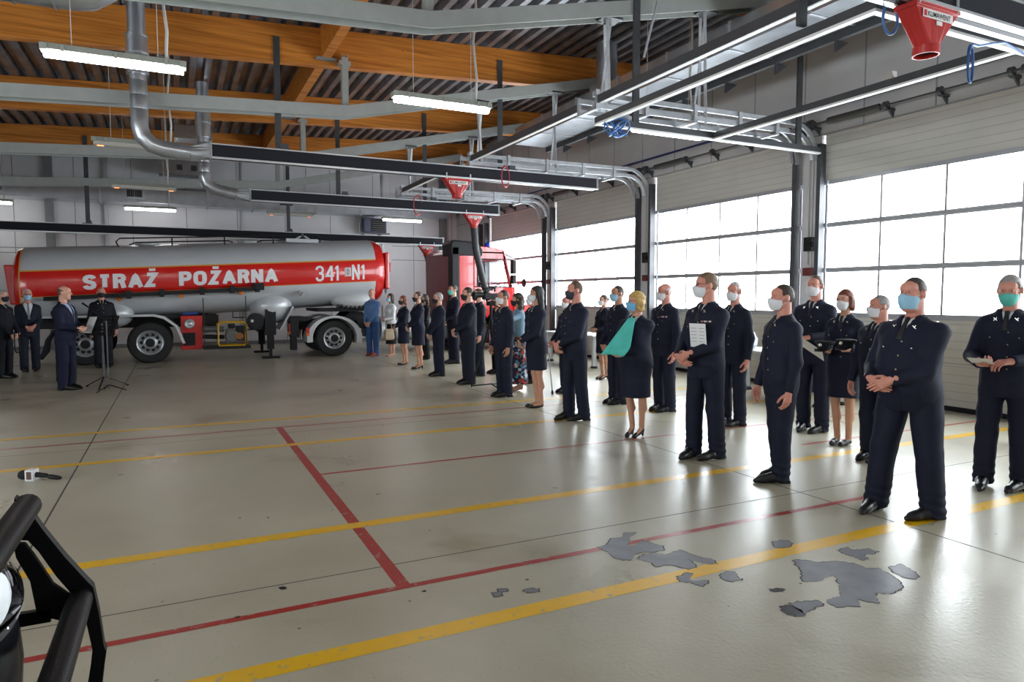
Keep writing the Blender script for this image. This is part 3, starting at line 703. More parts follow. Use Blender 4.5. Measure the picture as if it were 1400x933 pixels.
# ------------------------------------------------------------------ tanker semi-trailer (nose high on the tractor)
GREY = mat('tank_grey', (.56, .58, .61), .3, .1, var=.05, vscale=1.5, coat=.3); TRED = mat('tank_red', (.62, .013, .010), .22, var=.06, vscale=2, coat=.5); TGOLD = mat('gold_stripe', (.62, .33, .06), .4)
TWHITE = mat('lettering_white', (.78, .78, .80), .4); RIM = mat('steel_rim', (.50, .51, .53), .35, .6); TYRE = mat('tyre_rubber', (.012, .012, .013), .7, bump=.4, bscale=40); ORANGE = mat('marker_orange', (.8, .2, .02), .3)
WPNT = mat('white_fender', (.62, .63, .64), .35); DARKG = mat('chassis_black', (.008, .008, .010), .55, spec=.35)
def tilt(p): return (p[0], p[1], p[2] + .056 * (p[0] - 1))
tk = thing('tanker_trailer', 'grey and red tanker trailer with large white lettering along its side', 'tanker', (1, 20.15, 0))
YC, ZC, TA, TB, NE = 20.15, 2.125, 1.25, .935, 2.35
def tside(z):   # y of the near side at height z (untilted)
    w = min(.999, abs(z - ZC) / TB); return YC - TA * (1 - w ** NE) ** (1 / NE)
zcuts = [1.835, 1.85, 2.43, 2.462]
def ring(x, k=1.0):
    zs_ = sorted(set(list(ZC + TB * np.sin(np.linspace(-math.pi / 2, math.pi / 2, 30))) + zcuts)); out = []
    for z in zs_: out.append((x, tside(z) if abs(z - ZC) < TB else YC, z))
    back = [(x, 2 * YC - y, z) for x, y, z in out[1:-1]][::-1]
    full = out + back
    return [tilt((x, YC + (y - YC) * k, ZC + (z - ZC) * k)) for x, y, z in full], [q[2] for q in out + back]
xs = [(-3.36, .3), (-3.345, .7), (-3.32, .9), (-3.27, .975), (-3.18, 1.0), (-3.0, 1), (0, 1), (2.5, 1), (5.06, 1.0), (5.18, .985), (5.32, .92), (5.42, .74), (5.47, .35)]
tb_ = MB(); R = [ring(x, k) for x, k in xs]; n = len(R[0][0]); zl = R[0][1]
for r, _ in R: tb_.v += r
for i in range(len(xs) - 1):
    for j in range(n):
        tb_.f.append((i * n + j, (i + 1) * n + j, (i + 1) * n + (j + 1) % n, i * n + (j + 1) % n))
        zm = (zl[j] + zl[(j + 1) % n]) / 2; endr = xs[i + 1][0] < -3.17 or xs[i + 1][0] > 5.1
        m_ = 1 if endr else 0
        if not endr:
            if 1.85 < zm < 2.43: m_ = 1
            elif 1.835 < zm < 1.85 or 2.43 < zm < 2.462: m_ = 2
        tb_.m.append(m_)
tb_.f += [tuple(range(n)), tuple(range((len(xs) - 1) * n, len(xs) * n))[::-1]]; tb_.m += [1, 1]
sh = tb_.build('tank_shell', [GREY, TRED, TGOLD], tk, smooth='auto')
rb = MB(); r0, _ = ring(-3.19, 1.006); r1, _ = ring(-3.165, 1.006); rb.sweep([r0, r1], 0, False); rb.build('end_rim', [TGOLD], tk)
def side_text(txt, x0, x1, z0, z1, bold, m, name, lift=.004):
    vs, fs = text_data(txt, 1, bold)
    X = [v[0] for v in vs]; Yt = [v[1] for v in vs]; ax, bx_, ay, by = min(X), max(X), min(Yt), max(Yt)
    bmx = bmesh.new(); vv = [bmx.verts.new((v[0], v[1], 0)) for v in vs]
    for f in fs:
        try: bmx.faces.new([vv[i] for i in f])
        except ValueError: pass
    for k in range(1, 12):
        h = ay + (by - ay) * k / 12
        bmesh.ops.bisect_plane(bmx, geom=bmx.verts[:] + bmx.edges[:] + bmx.faces[:], plane_co=(0, h, 0), plane_no=(0, 1, 0))
    b = MB(); bmx.verts.index_update(); V = []
    for v in bmx.verts:
        x = x0 + (v.co.x - ax) / (bx_ - ax) * (x1 - x0); z = z0 + (v.co.y - ay) / (by - ay) * (z1 - z0)
        V.append(tilt((x, tside(z) - lift, z)))
    b.add(V, [tuple(v.index for v in f.verts) for f in bmx.faces]); bmx.free()
    return b.build(name, [m], sh)
import bmesh
GLY = dict(S=[[(1, .80), (.93, .91), (.75, .98), (.5, 1), (.25, .98), (.07, .9), (0, .77), (.07, .63), (.25, .56), (.5, .51), (.75, .45), (.93, .38), (1, .24), (.93, .1), (.75, .02), (.5, 0), (.25, .02), (.07, .1), (0, .22)]],
    T=[[(-.1, 1), (1.1, 1)], [(.5, 1), (.5, 0)]], R=[[(0, -.12), (0, 1), (.6, 1), (.85, .95), (.97, .84), (.97, .68), (.85, .56), (.6, .5), (0, .5)], [(.55, .5), (.8, .4), (1.02, -.12)]],
    A=[[(-.05, -.12), (.5, 1.02), (1.05, -.12)], [(.2, .27), (.8, .27)]], Z=[[(0, 1), (1, 1), (0, 0), (1, 0)]], P=[[(0, -.12), (0, 1), (.65, 1), (.9, .95), (1, .82), (1, .64), (.9, .51), (.65, .45), (0, .45)]],
    O=[[(.5, 1), (.25, .98), (.07, .88), (0, .7), (0, .3), (.07, .12), (.25, .02), (.5, 0), (.75, .02), (.93, .12), (1, .3), (1, .7), (.93, .88), (.75, .98), (.5, 1)]], N=[[(0, -.12), (0, 1.1)], [(0, 1.06), (1, -.06)], [(1, 1.1), (1, -.12)]])
GLY['3'] = [[(0, .78), (.1, .93), (.35, 1), (.65, 1), (.9, .92), (.98, .76), (.88, .6), (.65, .53), (.4, .52)], [(.4, .52), (.7, .5), (.92, .42), (1, .25), (.9, .08), (.65, 0), (.35, 0), (.1, .07), (0, .22)]]
GLY['4'] = [[(.78, -.08), (.78, 1.05)], [(.74, 1.03), (.0, .3), (1.1, .3)]]; GLY['1'] = [[(-.4, .78), (.8, 1.05), (.8, -.08)]]; GLY['D'] = [[(0, 1.05), (0, -.05)], [(0, 1), (.6, 1), (.92, .85), (1, .6), (1, .4), (.92, .15), (.6, 0), (0, 0)]]
def letter(ch, x0, x1, z0, z1, t, m=TWHITE, lift=.004, ty=None):
    b = MB(); ty = ty or t
    A_, B_, C_, D_ = x0 + t / 2, x1 - t / 2, z0 + ty / 2, z1 - ty / 2
    for pl in GLY[ch]:
        P_ = [(A_ + (B_ - A_) * a, min(max(C_ + (D_ - C_) * c, z0 + .002), z1 - .002)) for a, c in pl]; Q_ = [P_[0]]
        for p, q in zip(P_, P_[1:]):
            k = max(1, int(math.hypot(q[0] - p[0], q[1] - p[1]) / .03))
            for i in range(1, k + 1): Q_.append((p[0] + (q[0] - p[0]) * i / k, p[1] + (q[1] - p[1]) * i / k))
        cl = pl[0] == pl[-1]; V = []; n_ = len(Q_)
        for i, p in enumerate(Q_):
            a = Q_[i - 1] if i else (Q_[-2] if cl else p); c = Q_[i + 1] if i < n_ - 1 else (Q_[1] if cl else p)
            d1 = Vector((p[0] - a[0], p[1] - a[1])); d2 = Vector((c[0] - p[0], c[1] - p[1]))
            if d1.length < 1e-6: d1 = d2
            if d2.length < 1e-6: d2 = d1
            d1.normalize(); d2.normalize(); n1 = Vector((-d1.y, d1.x)); n2 = Vector((-d2.y, d2.x)); nn = (n1 + n2)
            nn = n1 if nn.length < .4 else nn.normalized() / max(.55, nn.normalized().dot(n1))
            for s_ in (1, -1):
                x = p[0] + nn.x * t / 2 * s_; z = p[1] + nn.y * ty / 2 * s_; z = min(max(z, z0), z1)
                V.append(tilt((x, tside(z) - lift, z)))
        b.add(V, [(2 * i, 2 * i + 1, 2 * i + 3, 2 * i + 2) for i in range(n_ - 1)])
    if ch == 'Z':
        V = []
        for z in (z1 + .035, z1 + .10): V += [tilt((x0 + (x1 - x0) * .35, tside(z) - lift, z)), tilt((x0 + (x1 - x0) * .85, tside(z) - lift, z))]
        b.add(V, [(0, 1, 3, 2)])
    return b.build('lettering', [m], sh)
def word(txt, x0, x1, z0, z1, t, gap):
    ws = {'T': .92, 'A': 1.12, 'O': 1.08, 'N': 1.05}; W_ = [ws.get(c, 1) for c in txt]; u_ = (x1 - x0 - gap * (len(txt) - 1)) / sum(W_); x = x0
    for c, w_ in zip(txt, W_): letter(c, x, x + u_ * w_, z0, z1, t, ty=.085); x += u_ * w_ + gap
word('STRAZ', -1.95, -.38, 1.955, 2.31, .105, .04); word('POZARNA', .09, 2.43, 1.945, 2.305, .105, .04)
for ch_, xa, xb in (('3', 3.40, 3.63), ('4', 3.665, 3.90), ('1', 3.93, 4.03), ('N', 4.385, 4.60), ('1', 4.645, 4.745)): letter(ch_, xa, xb, 1.905, 2.325, .058)
def side_quad(x0, x1, z0, z1, m, name, lift):
    b = MB(); V = []
    for i in range(6):
        z = z0 + (z1 - z0) * i / 5; V += [tilt((x0, tside(z) - lift, z)), tilt((x1, tside(z) - lift, z))]
    b.add(V, [(2 * i, 2 * i + 1, 2 * i + 3, 2 * i + 2) for i in range(5)]); return b.build(name, [m], sh)
side_quad(4.19, 4.36, 2.01, 2.25, TWHITE, 'letter_box', .004); side_quad(4.205, 4.345, 2.025, 2.235, DARKG, 'letter_box', .006); side_quad(4.215, 4.335, 2.035, 2.225, TWHITE, 'letter_box', .008)
letter('D', 4.24, 4.312, 2.055, 2.205, .022, DARKG, .010)
# walkway with hand rail on the roof
wk = MB(); V = [tilt((-1.3, 19.55, 2.93)), tilt((3.7, 19.55, 2.93)), tilt((3.7, 20.7, 2.93)), tilt((-1.3, 20.7, 2.93))]
wk.add(V + [(a, b, c + .05) for a, b, c in V], [(0, 3, 2, 1), (4, 5, 6, 7), (0, 1, 5, 4), (1, 2, 6, 5), (2, 3, 7, 6), (3, 0, 4, 7)])
wk.build('walkway', [mat('walkway_grey', (.42, .44, .46), .4, .4)], tk)
for x in (-1.26, -.04, 1.2, 2.42, 3.64):
    b = MB(); b.prism([(tilt((x, 0, 2.62))[2] * 0 + 19.42, tilt((x, 0, 2.66))[2]), (19.5, tilt((x, 0, 2.66))[2]), (19.56, tilt((x, 0, 2.96))[2]), (19.46, tilt((x, 0, 2.96))[2])], 'x', x - .035, x + .035); b.build('walkway_bracket', [ALL['walkway_grey']], tk)
hr = MB()
hr.tube([tilt(p) for p in ((-1.22, 19.56, 2.96), (-1.28, 19.56, 3.12), (-1.2, 19.56, 3.2), (3.6, 19.56, 3.2), (3.68, 19.56, 3.1), (3.64, 19.56, 2.96))], .018, 7)
hr.tube([tilt(p) for p in ((-1.0, 19.56, 3.03), (-.85, 19.56, 3.09), (1.3, 19.56, 3.09), (1.4, 19.56, 3.04))], .018, 7); hr.tube([tilt(p) for p in ((2.0, 19.56, 3.03), (2.1, 19.56, 3.08), (3.4, 19.56, 3.08), (3.5, 19.56, 3.03))], .018, 7)
for x in (-.04, 1.2, 2.42): hr.tube([tilt((x, 19.56, 2.96)), tilt((x, 19.56, 3.2))], .018, 7)
hr.build('hand_rail', [DARKG], tk)
for x, r in ((-.6, .3), (1.9, .3), (2.9, .3)):
    b = MB(); b.lathe([(r, 0), (r, .1), (r * .8, .13), (.02, .14)], tilt((x, 20.15, 3.0)), 'z', 20); b.build('manhole_lid', [ALL['walkway_grey']], tk)
b = MB(); b.box(2.75, 3.6, 19.5, 19.7, 3.12, 3.22); b.tube([(3.0, 19.6, 3.2), (3.2, 19.6, 3.34), (3.4, 19.6, 3.2)], .03, 6); b.build('vent_bar', [ALL['walkway_grey']], tk)
# hose tray along the side
b = MB(); b.sweep([[tilt((x, 18.66, 1.745)), tilt((x, 18.86, 1.745)), tilt((x, 18.86, 1.84)), tilt((x, 18.66, 1.84))] for x in (-2.7, 2.02)]); tr = b.build('hose_tray', [DARKG], tk)
for x in (-1.0, -.3, .6, 1.3, 1.9):
    q = MB(); q.box(x - .05, x + .05, 18.62, 18.9, tilt((x, 0, 1.70))[2], tilt((x, 0, 1.9))[2]); q.build('tray_clamp', [DARKG], tr)
q = MB(); q.box(1.8, 2.06, 18.64, 18.9, tilt((2, 0, 1.75))[2], tilt((2, 0, 1.93))[2]); q.build('tray_end', [DARKG], tr)
for x, z in ((-1.22, 1.58), (.13, 1.66), (1.52, 1.73), (-2.4, 1.5)):
    b = MB(); b.lathe([(.06, 0), (.055, -.04), (.01, -.05)], (x, 18.9, z), 'y', 12); b.build('side_marker', [ORANGE], tk)
b = MB(); b.tube([(3.03, 18.85, 1.72), (3.05, 18.7, 1.68)], .05, 10); b.tube([(3.03, 18.95, 1.73), (3.03, 18.84, 1.72)], .075, 10); b.build('valve_stub', [RIM], tk)
# lower structure
b = MB(); b.box(-3.3, 1.0, 19.5, 19.66, .86, 1.16); b.box(-3.3, 1.0, 20.64, 20.8, .86, 1.16)
for x in (-3.1, -1.3, .6): b.box(x - .06, x + .06, 19.5, 20.8, .9, 1.1)
b.box(-3.3, .5, 19.3, 21.0, 1.08, 1.2)
b.build('subframe', [DARKG], tk)
def wheel(parent, x, y, r, s, mats=None, white=False):
    t = MB(); w = .27; yy = y
    t.lathe([(r * .60, w), (r * .60, 0), (r * .66, -.008), (r * .93, 0), (r, .05), (r, w - .05), (r * .93, w), (r * .60, w)], (x, yy if s < 0 else yy - w, r), 'y', 36, cap=False)
    ty = t.build('tyre', [TYRE], parent, smooth='auto')
    q = MB(); o = yy if s < 0 else yy; d = 1 if s < 0 else -1
    pr = [(r * .62, .01), (r * .60, .02), (r * .53, .03), (r * .50, .09), (r * .42, .11), (r * .30, .07), (r * .29, .0), (r * .2, -.02), (.01, -.02)]
    q.lathe([(a, b_ * d) for a, b_ in pr], (x, o, r), 'y', 36, cap=False); rm = q.build('rim', [RIM], ty, smooth='auto')
    for k in range(10):
        a = 2 * math.pi * k / 10; h = MB(); h.lathe([(.042, .05 * d), (.042, .045 * d)], (x + r * .37 * math.cos(a), o + .035 * d, r + r * .37 * math.sin(a)), 'y', 12); h.build('rim_hole', [DARKG], rm)
    c = MB(); c.lathe([(r * .22, .02 * d), (r * .2, -.06 * d), (.01, -.07 * d)], (x, o, r), 'y', 20); c.build('hub', [DARKG], rm, smooth='auto')
    return ty
for x in (-.59, -1.95):
    wheel(tk, x, 18.95, .505, -1); wheel(tk, x, 21.35, .505, 1)
    b = MB(); b.tube([(x, 19.1, .5), (x, 21.2, .5)], .09, 10); b.build('axle', [DARKG], tk)
b = MB(); P = [(-3.0, 1.08), (-2.75, 1.13), (-.5, 1.15), (-.28, 1.09), (-.02, .88), (.13, .47)]; Q = [(a - .0, c + .05) for a, c in P[:3]] + [(-.25, 1.14), (.04, .9), (.19, .47)]
b.sweep([[(P[i][0], 18.88, P[i][1]), (P[i][0], 19.55, P[i][1]), (Q[i][0], 19.55, Q[i][1]), (Q[i][0], 18.88, Q[i][1])] for i in range(6)]); b.build('wheel_fender', [WPNT], tk)
b = MB(); b.sphere((-1.35, 19.35, 1.22), (.42, .42, .34), 20); b.build('sump_bulge', [GREY], tk, smooth=True)
b = MB(); b.prism([(-3.50, 2.36), (-3.30, 2.36), (-3.26, 1.45), (-3.40, 1.45)], 'y', 19.1, 21.2, 0); b.build('rear_cabinet', [TRED], tk, bevel=.03)
b = MB(); b.box(5.40, 5.52, 19.15, 21.15, 1.85, 2.9, 0); b.build('front_cabinet', [TRED], tk, bevel=.04)
b = MB(); b.box(5.52, 5.56, 19.17, 19.5, 2.35, 2.6); b.build('front_lamp', [mat('lamp_red', (.6, .05, .05), .2)], tk)
b = MB(); b.box(.1, .6, 19.15, 19.75, .29, 1.15); rbx = b.build('control_box', [TRED], tk, bevel=.01)
b = MB(); b.box(.14, .42, 19.1, 19.16, .4, .72); b.build('box_hatch', [DARKG], rbx)
b = MB(); b.lathe([(.115, 0), (.12, -.05), (.1, -.07), (.06, -.06), (.02, -.08)], (.3, 19.1, .95), 'y', 20); b.build('hose_coupling', [RIM], rbx, smooth='auto')
b = MB(); b.tube([(.15, 19.2, 1.2), (.5, 19.2, 1.21)], .03, 8); b.build('blue_valve', [mat('blue_paint', (.03, .08, .35), .4)], rbx)
# portable pump hung below the tank
pu = MB(); fr_ = [(.95, .40), (.95, .92), (1.02, .98), (1.55, .98), (1.62, .92), (1.62, .42), (1.55, .38), (1.0, .38), (.95, .40)]
for y in (18.85, 19.3): pu.tube([(a, y, c) for a, c in fr_], .021, 8)
for a, c in ((.95, .9), (1.62, .9), (.95, .42), (1.62, .42)): pu.tube([(a, 18.85, c), (a, 19.3, c)], .018, 6)
pf = pu.build('pump_frame', [mat('yellow_frame', (.62, .34, .015), .35)], tk)
e = MB(); e.box(1.14, 1.34, 18.92, 19.22, .44, .8, 0); e.lathe([(.15, -.1), (.17, -.05), (.17, .05), (.1, .12)], (1.28, 19.0, .62), 'y', 16, 0); e.build('pump_housing', [mat('cast_grey', (.16, .16, .15), .5, .5)], pf, bevel=.015)
e = MB(); e.box(1.38, 1.58, 18.95, 19.2, .5, .88, 0); e.lathe([(.1, -.02), (.1, .05)], (1.47, 18.93, .6), 'y', 14, 0); e.box(1.2, 1.36, 18.95, 19.2, .82, .93); e.build('engine', [DARKG], pf, bevel=.012)
e = MB(); e.lathe([(.09, -.06), (.09, .0), (.03, .02)], (1.46, 18.95, .62), 'y', 14); e.build('starter_cover', [mat('rust_orange', (.35, .12, .02), .5)], pf)
e = MB(); e.tube([(.6, 19.1, .80), (1.1, 19.1, .80)], [.07, .07], 12); e.tube([(.66, 19.1, .8), (.70, 19.1, .8)], .095, 12); e.tube([(.9, 19.1, .8), (.94, 19.1, .8)], .095, 12); e.build('suction_pipe', [mat('cast_grey', (.16, .16, .15), .5)], pf)
e = MB(); e.tube([(.6, 19.05, .62), (.95, 19.05, .60), (1.1, 19.05, .6)], .055, 10); e.build('delivery_hose', [DARKG], pf)
e = MB(); e.box(.6, 1.72, 18.82, 19.32, .30, .37); e.tube([(.62, 18.84, .3), (.62, 18.84, 1.6)], .014, 6); e.tube([(1.62, 18.84, .35), (1.62, 18.84, 1.66)], .014, 6); e.bar((1.3, 18.84, 1.1), (1.62, 18.84, 1.1), .02, .03); e.bar((1.3, 18.84, 1.1), (1.3, 18.84, 1.25), .02, .03); e.build('pump_cradle', [DARKG], tk)
e = MB(); e.sphere((1.78, 19.3, 1.0), (.19, .3, .19), 18); e.build('air_tank', [WPNT], tk, smooth=True)
e = MB(); e.lathe([(.22, 0), (.23, -.03), (.17, -.04)], (1.86, 19.05, .98), 'y', 20); e.tube([(1.64, 19.1, .78), (2.3, 19.1, .78)], .025, 6); e.build('air_tank_strap', [DARKG], tk)
e = MB(); e.sphere((2.3, 19.45, 1.38), (.55, .5, .48), 24); e.build('sump_bulge', [GREY], tk, smooth=True)
e = MB(); e.add([(2.84, 18.95, 1.36), (2.84, 19.9, 1.36), (2.5, 19.9, .74), (2.5, 18.95, .74), (2.80, 18.95, 1.38), (2.80, 19.9, 1.38), (2.46, 19.9, .76), (2.46, 18.95, .76)], [(0, 1, 2, 3), (7, 6, 5, 4), (0, 3, 7, 4), (1, 5, 6, 2), (0, 4, 5, 1), (3, 2, 6, 7)]); e.build('splash_plate', [ALL['walkway_grey']], tk)
for y in (18.98, 21.1):
    e = MB(); e.box(2.1, 2.37, y, y + .2, .62, 1.3); e.box(2.15, 2.32, y + .03, y + .17, .24, .64); e.box(2.02, 2.45, y - .03, y + .23, .0, .05); e.box(2.2, 2.27, y + .05, y + .15, .03, .3); e.build('landing_leg', [DARKG], tk)
e = MB(); e.sphere((4.5, 19.45, 1.52), (.62, .42, .26), 24); e.build('sump_bulge', [WPNT], tk, smooth=True)
e = MB(); e.box(3.5, 5.2, 19.2, 21.1, 1.22, 1.3)
for i in range(9): x = 4.0 + i * .12; e.prism([(x, 1.3), (x + .06, 1.3), (x + .03, 1.42)], 'y', 19.1, 19.2)
e.build('coupling_plate', [DARKG], tk)

# ------------------------------------------------------------------ red truck tractor
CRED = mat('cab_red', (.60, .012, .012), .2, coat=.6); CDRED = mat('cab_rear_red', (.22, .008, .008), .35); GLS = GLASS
tr = thing('truck_tractor', 'red truck tractor with white wheel arch and black roof box, coupled to the tanker', 'truck', (6.5, 20.1, 0))
e = MB(); e.box(2.9, 9.1, 19.6, 19.72, .72, .98); e.box(2.9, 9.1, 20.58, 20.7, .72, .98)
for x in (3.0, 4.6, 6.4, 8.6): e.box(x - .08, x + .08, 19.6, 20.7, .75, .95)
e.prism([(4.25, 1.02), (5.0, 1.02), (4.8, 1.2), (4.45, 1.2)], 'y', 19.5, 20.8)
e.build('chassis', [DARKG], tr)
for y, s in ((18.95, -1), (21.35, 1)):
    wheel(tr, 3.89, y, .495, s); wheel(tr, 7.95, y, .495, s)
e = MB(); e.tube([(3.89, 19.1, .495), (3.89, 21.2, .495)], .13, 10); e.tube([(7.95, 19.1, .495), (7.95, 21.2, .495)], .09, 10); e.build('axle', [DARKG], tr)
for y0, y1 in ((18.86, 19.5), (20.8, 21.44)):
    e = MB(); A0 = [(3.89 + .6 * math.cos(math.radians(a)), .495 + .56 * math.sin(math.radians(a))) for a in range(-15, 201, 12)]; A1 = [(3.89 + .75 * math.cos(math.radians(a)), .495 + .62 * math.sin(math.radians(a))) for a in range(-15, 201, 12)]
    e.sweep([[(p[0], y0, p[1]), (p[0], y1, p[1]), (q_[0], y1, q_[1]), (q_[0], y0, q_[1])] for p, q_ in zip(A0, A1)]); e.build('wheel_arch', [WPNT], tr)
e = MB(); e.box(2.74, 2.95, 18.95, 19.35, .55, .98); e.prism([(2.7, .98), (3.2, .98), (3.35, 1.06), (2.8, 1.06)], 'y', 19.0, 21.3); e.box(2.76, 2.9, 18.98, 19.3, .2, .55); e.build('rear_bracket', [DARKG], tr)
e = MB(); e.box(2.70, 2.745, 19.0, 19.34, .70, .92, 0); e.box(3.12, 3.2, 18.84, 18.88, .66, .80, 0); e.build('tail_lamp', [mat('lamp_red', (.6, .05, .05), .2)], tr)
e = MB(); e.box(2.70, 2.742, 19.0, 19.34, .62, .70); e.box(3.12, 3.2, 18.835, 18.88, .58, .655); e.build('indicator', [ORANGE], tr)
e = MB(); e.tube([(5.2, 19.2, .72), (6.9, 19.2, .72)], .33, 18); e.build('fuel_tank', [RIM], tr, smooth='auto')
e = MB(); e.box(7.0, 7.3, 19.0, 19.5, .4, 1.0); e.box(5.2, 7.2, 20.8, 21.3, .4, 1.0); e.build('battery_box', [DARKG], tr)
# cab shell with openings
cb = MB(); Y0, Y1 = 18.88, 21.36
cb.prism([(7.38, .75), (7.5, .75), (7.5, 2.98), (7.46, 3.02), (7.36, 2.92)], 'y', Y0, Y1, 1)   # rear wall
for (a, b_) in ((Y0, Y0 + .06), (Y1 - .06, Y1)):
    cb.prism([(7.5, .95), (7.55, .95), (7.55, 3.0), (7.5, 3.0)], 'y', a, b_, 0)
    cb.prism([(7.55, 1.2), (8.02, 1.2), (8.02, 3.0), (7.55, 3.0)], 'y', a, b_, 0)
    cb.prism([(8.02, 1.05), (9.36, .75), (9.38, 1.5), (9.32, 1.93), (8.02, 1.93)], 'y', a, b_, 0)
    cb.prism([(8.02, 1.93), (8.16, 1.93), (8.16, 2.74), (8.02, 2.74)], 'y', a, b_, 0)
    cb.prism([(8.02, 2.74), (9.08, 2.74), (9.02, 3.0), (8.02, 3.0)], 'y', a, b_, 0)
    cb.prism([(9.19, 1.93), (9.32, 1.93), (9.08, 2.88), (8.97, 2.88)], 'y', a, b_, 0)
cb.prism([(9.32, .75), (9.42, .75), (9.40, 1.93), (9.32, 1.93)], 'y', Y0, Y1, 0)
cb.prism([(9.02, 2.74), (9.10, 2.74), (9.02, 3.05), (8.94, 3.05)], 'y', Y0, Y1, 0)
cb.prism([(7.36, 2.92), (9.06, 2.92), (8.98, 3.06), (8.4, 3.14), (7.6, 3.12)], 'y', Y0, Y1, 0)
cb.box(7.5, 9.3, Y0 + .06, Y1 - .06, .9, 1.0, 1)
cab = cb.build('cab', [CRED, CDRED], tr, bevel=.018)
g = MB(); g.box(8.16, 9.14, Y0 + .025, Y0 + .03, 1.93, 2.74); g.build('side_window', [GLS], cab)
g = MB(); g.box(8.16, 9.14, Y1 - .03, Y1 - .025, 1.93, 2.74); g.build('side_window', [GLS], cab)
g = MB(); g.prism([(9.35, 1.93), (9.36, 1.93), (9.07, 2.78), (9.06, 2.78)], 'y', Y0 + .08, Y1 - .08); g.build('windscreen', [GLS], cab)
g = MB(); g.tube([(8.14, Y0 - .004, 1.93), (8.14, Y0 - .004, 2.76), (9.04, Y0 - .004, 2.76), (9.26, Y0 - .004, 1.93), (8.14, Y0 - .004, 1.93)], .022, 6); g.build('window_seal', [DARKG], cab)
g = MB()
for x in (8.02,): g.box(x - .006, x + .006, Y0 - .002, Y0 + .01, 1.1, 2.95)
g.box(8.08, 8.24, Y0 - .025, Y0, 1.72, 1.78); g.build('door_seam', [DARKG], cab)
g = MB()
for y in (19.5, 20.1, 20.7): g.box(7.365, 7.38, y - .02, y + .02, 1.4, 2.6)
g.box(7.365, 7.38, 19.3, 21.0, 1.62, 1.64); g.box(7.365, 7.38, 19.3, 21.0, 2.5, 2.52); g.build('rear_rib', [CDRED], cab)
g = MB(); g.box(7.3, 7.56, Y0 - .03, Y0 + .3, 1.1, 3.12); g.prism([(7.3, 2.84), (8.3, 2.84), (8.32, 3.0), (8.2, 3.2), (7.9, 3.27), (7.36, 3.3), (7.28, 3.2)], 'y', Y0 - .03, Y0 + .75); g.build('air_intake', [DARKG], tr, bevel=.04)
g = MB(); g.prism([(8.98, 2.95), (9.42, 2.78), (9.44, 2.82), (9.02, 3.0)], 'y', Y0 + .1, Y1 - .1); g.build('sun_visor', [mat('visor_smoke', (.2, .22, .24), .2)], tr)
g = MB(); g.tube([(9.12, Y0, 2.78), (9.2, Y0 - .28, 2.74), (9.2, Y0 - .28, 2.0), (9.22, Y0, 1.96)], .018, 6); g.box(9.13, 9.24, Y0 - .4, Y0 - .2, 2.32, 2.72); g.box(9.13, 9.24, Y0 - .4, Y0 - .2, 2.02, 2.28); g.build('mirror', [DARKG], tr, bevel=.02)
g = MB(); g.tube([(9.3, Y0 + .1, 1.95), (9.6, Y0 - .1, 2.05)], .015, 6); g.lathe([(.13, 0), (.14, .03), (.05, .08)], (9.62, Y0 - .12, 2.05), 'x', 16); g.build('front_mirror', [DARKG], tr)
g = MB(); g.lathe([(.1, 0), (.1, .06), (.09, .16), (.03, .2)], (8.62, Y0 + .35, 3.1), 'z', 18); g.build('beacon', [mat('beacon_blue', (.02, .06, .6), .15)], tr, smooth='auto')
g = MB(); g.prism([(8.3, .95), (9.36, .6), (9.44, 1.2), (9.0, 1.05)], 'y', Y0 - .02, Y0 + .2); g.box(9.3, 9.5, Y0, Y1, .45, .95); g.build('bumper', [WPNT], tr)
vs, fs = text_data('341', .26, .01, .8)
g = MB(); g.add([(8.22 + a, Y0 - .004, 1.5 + c) for a, c, _ in vs], fs); g.build('lettering', [TWHITE], cab)
g = MB(); g.box(8.5, 8.9, 19.2, 19.8, 1.0, 1.55); g.box(8.35, 8.5, 19.2, 19.8, 1.3, 2.25); g.box(8.5, 8.9, 20.4, 21, 1.0, 1.55); g.box(8.35, 8.5, 20.4, 21, 1.3, 2.25); g.build('seat', [DARKG], tr, bevel=.03)
g = MB(); g.tube([(9.05 + .1 * math.cos(a / 3), 19.5 + .2 * math.sin(a / 3), 1.9 + .12 * math.cos(a / 3)) for a in range(20)], .018, 6); g.build('steering_wheel', [DARKG], tr)

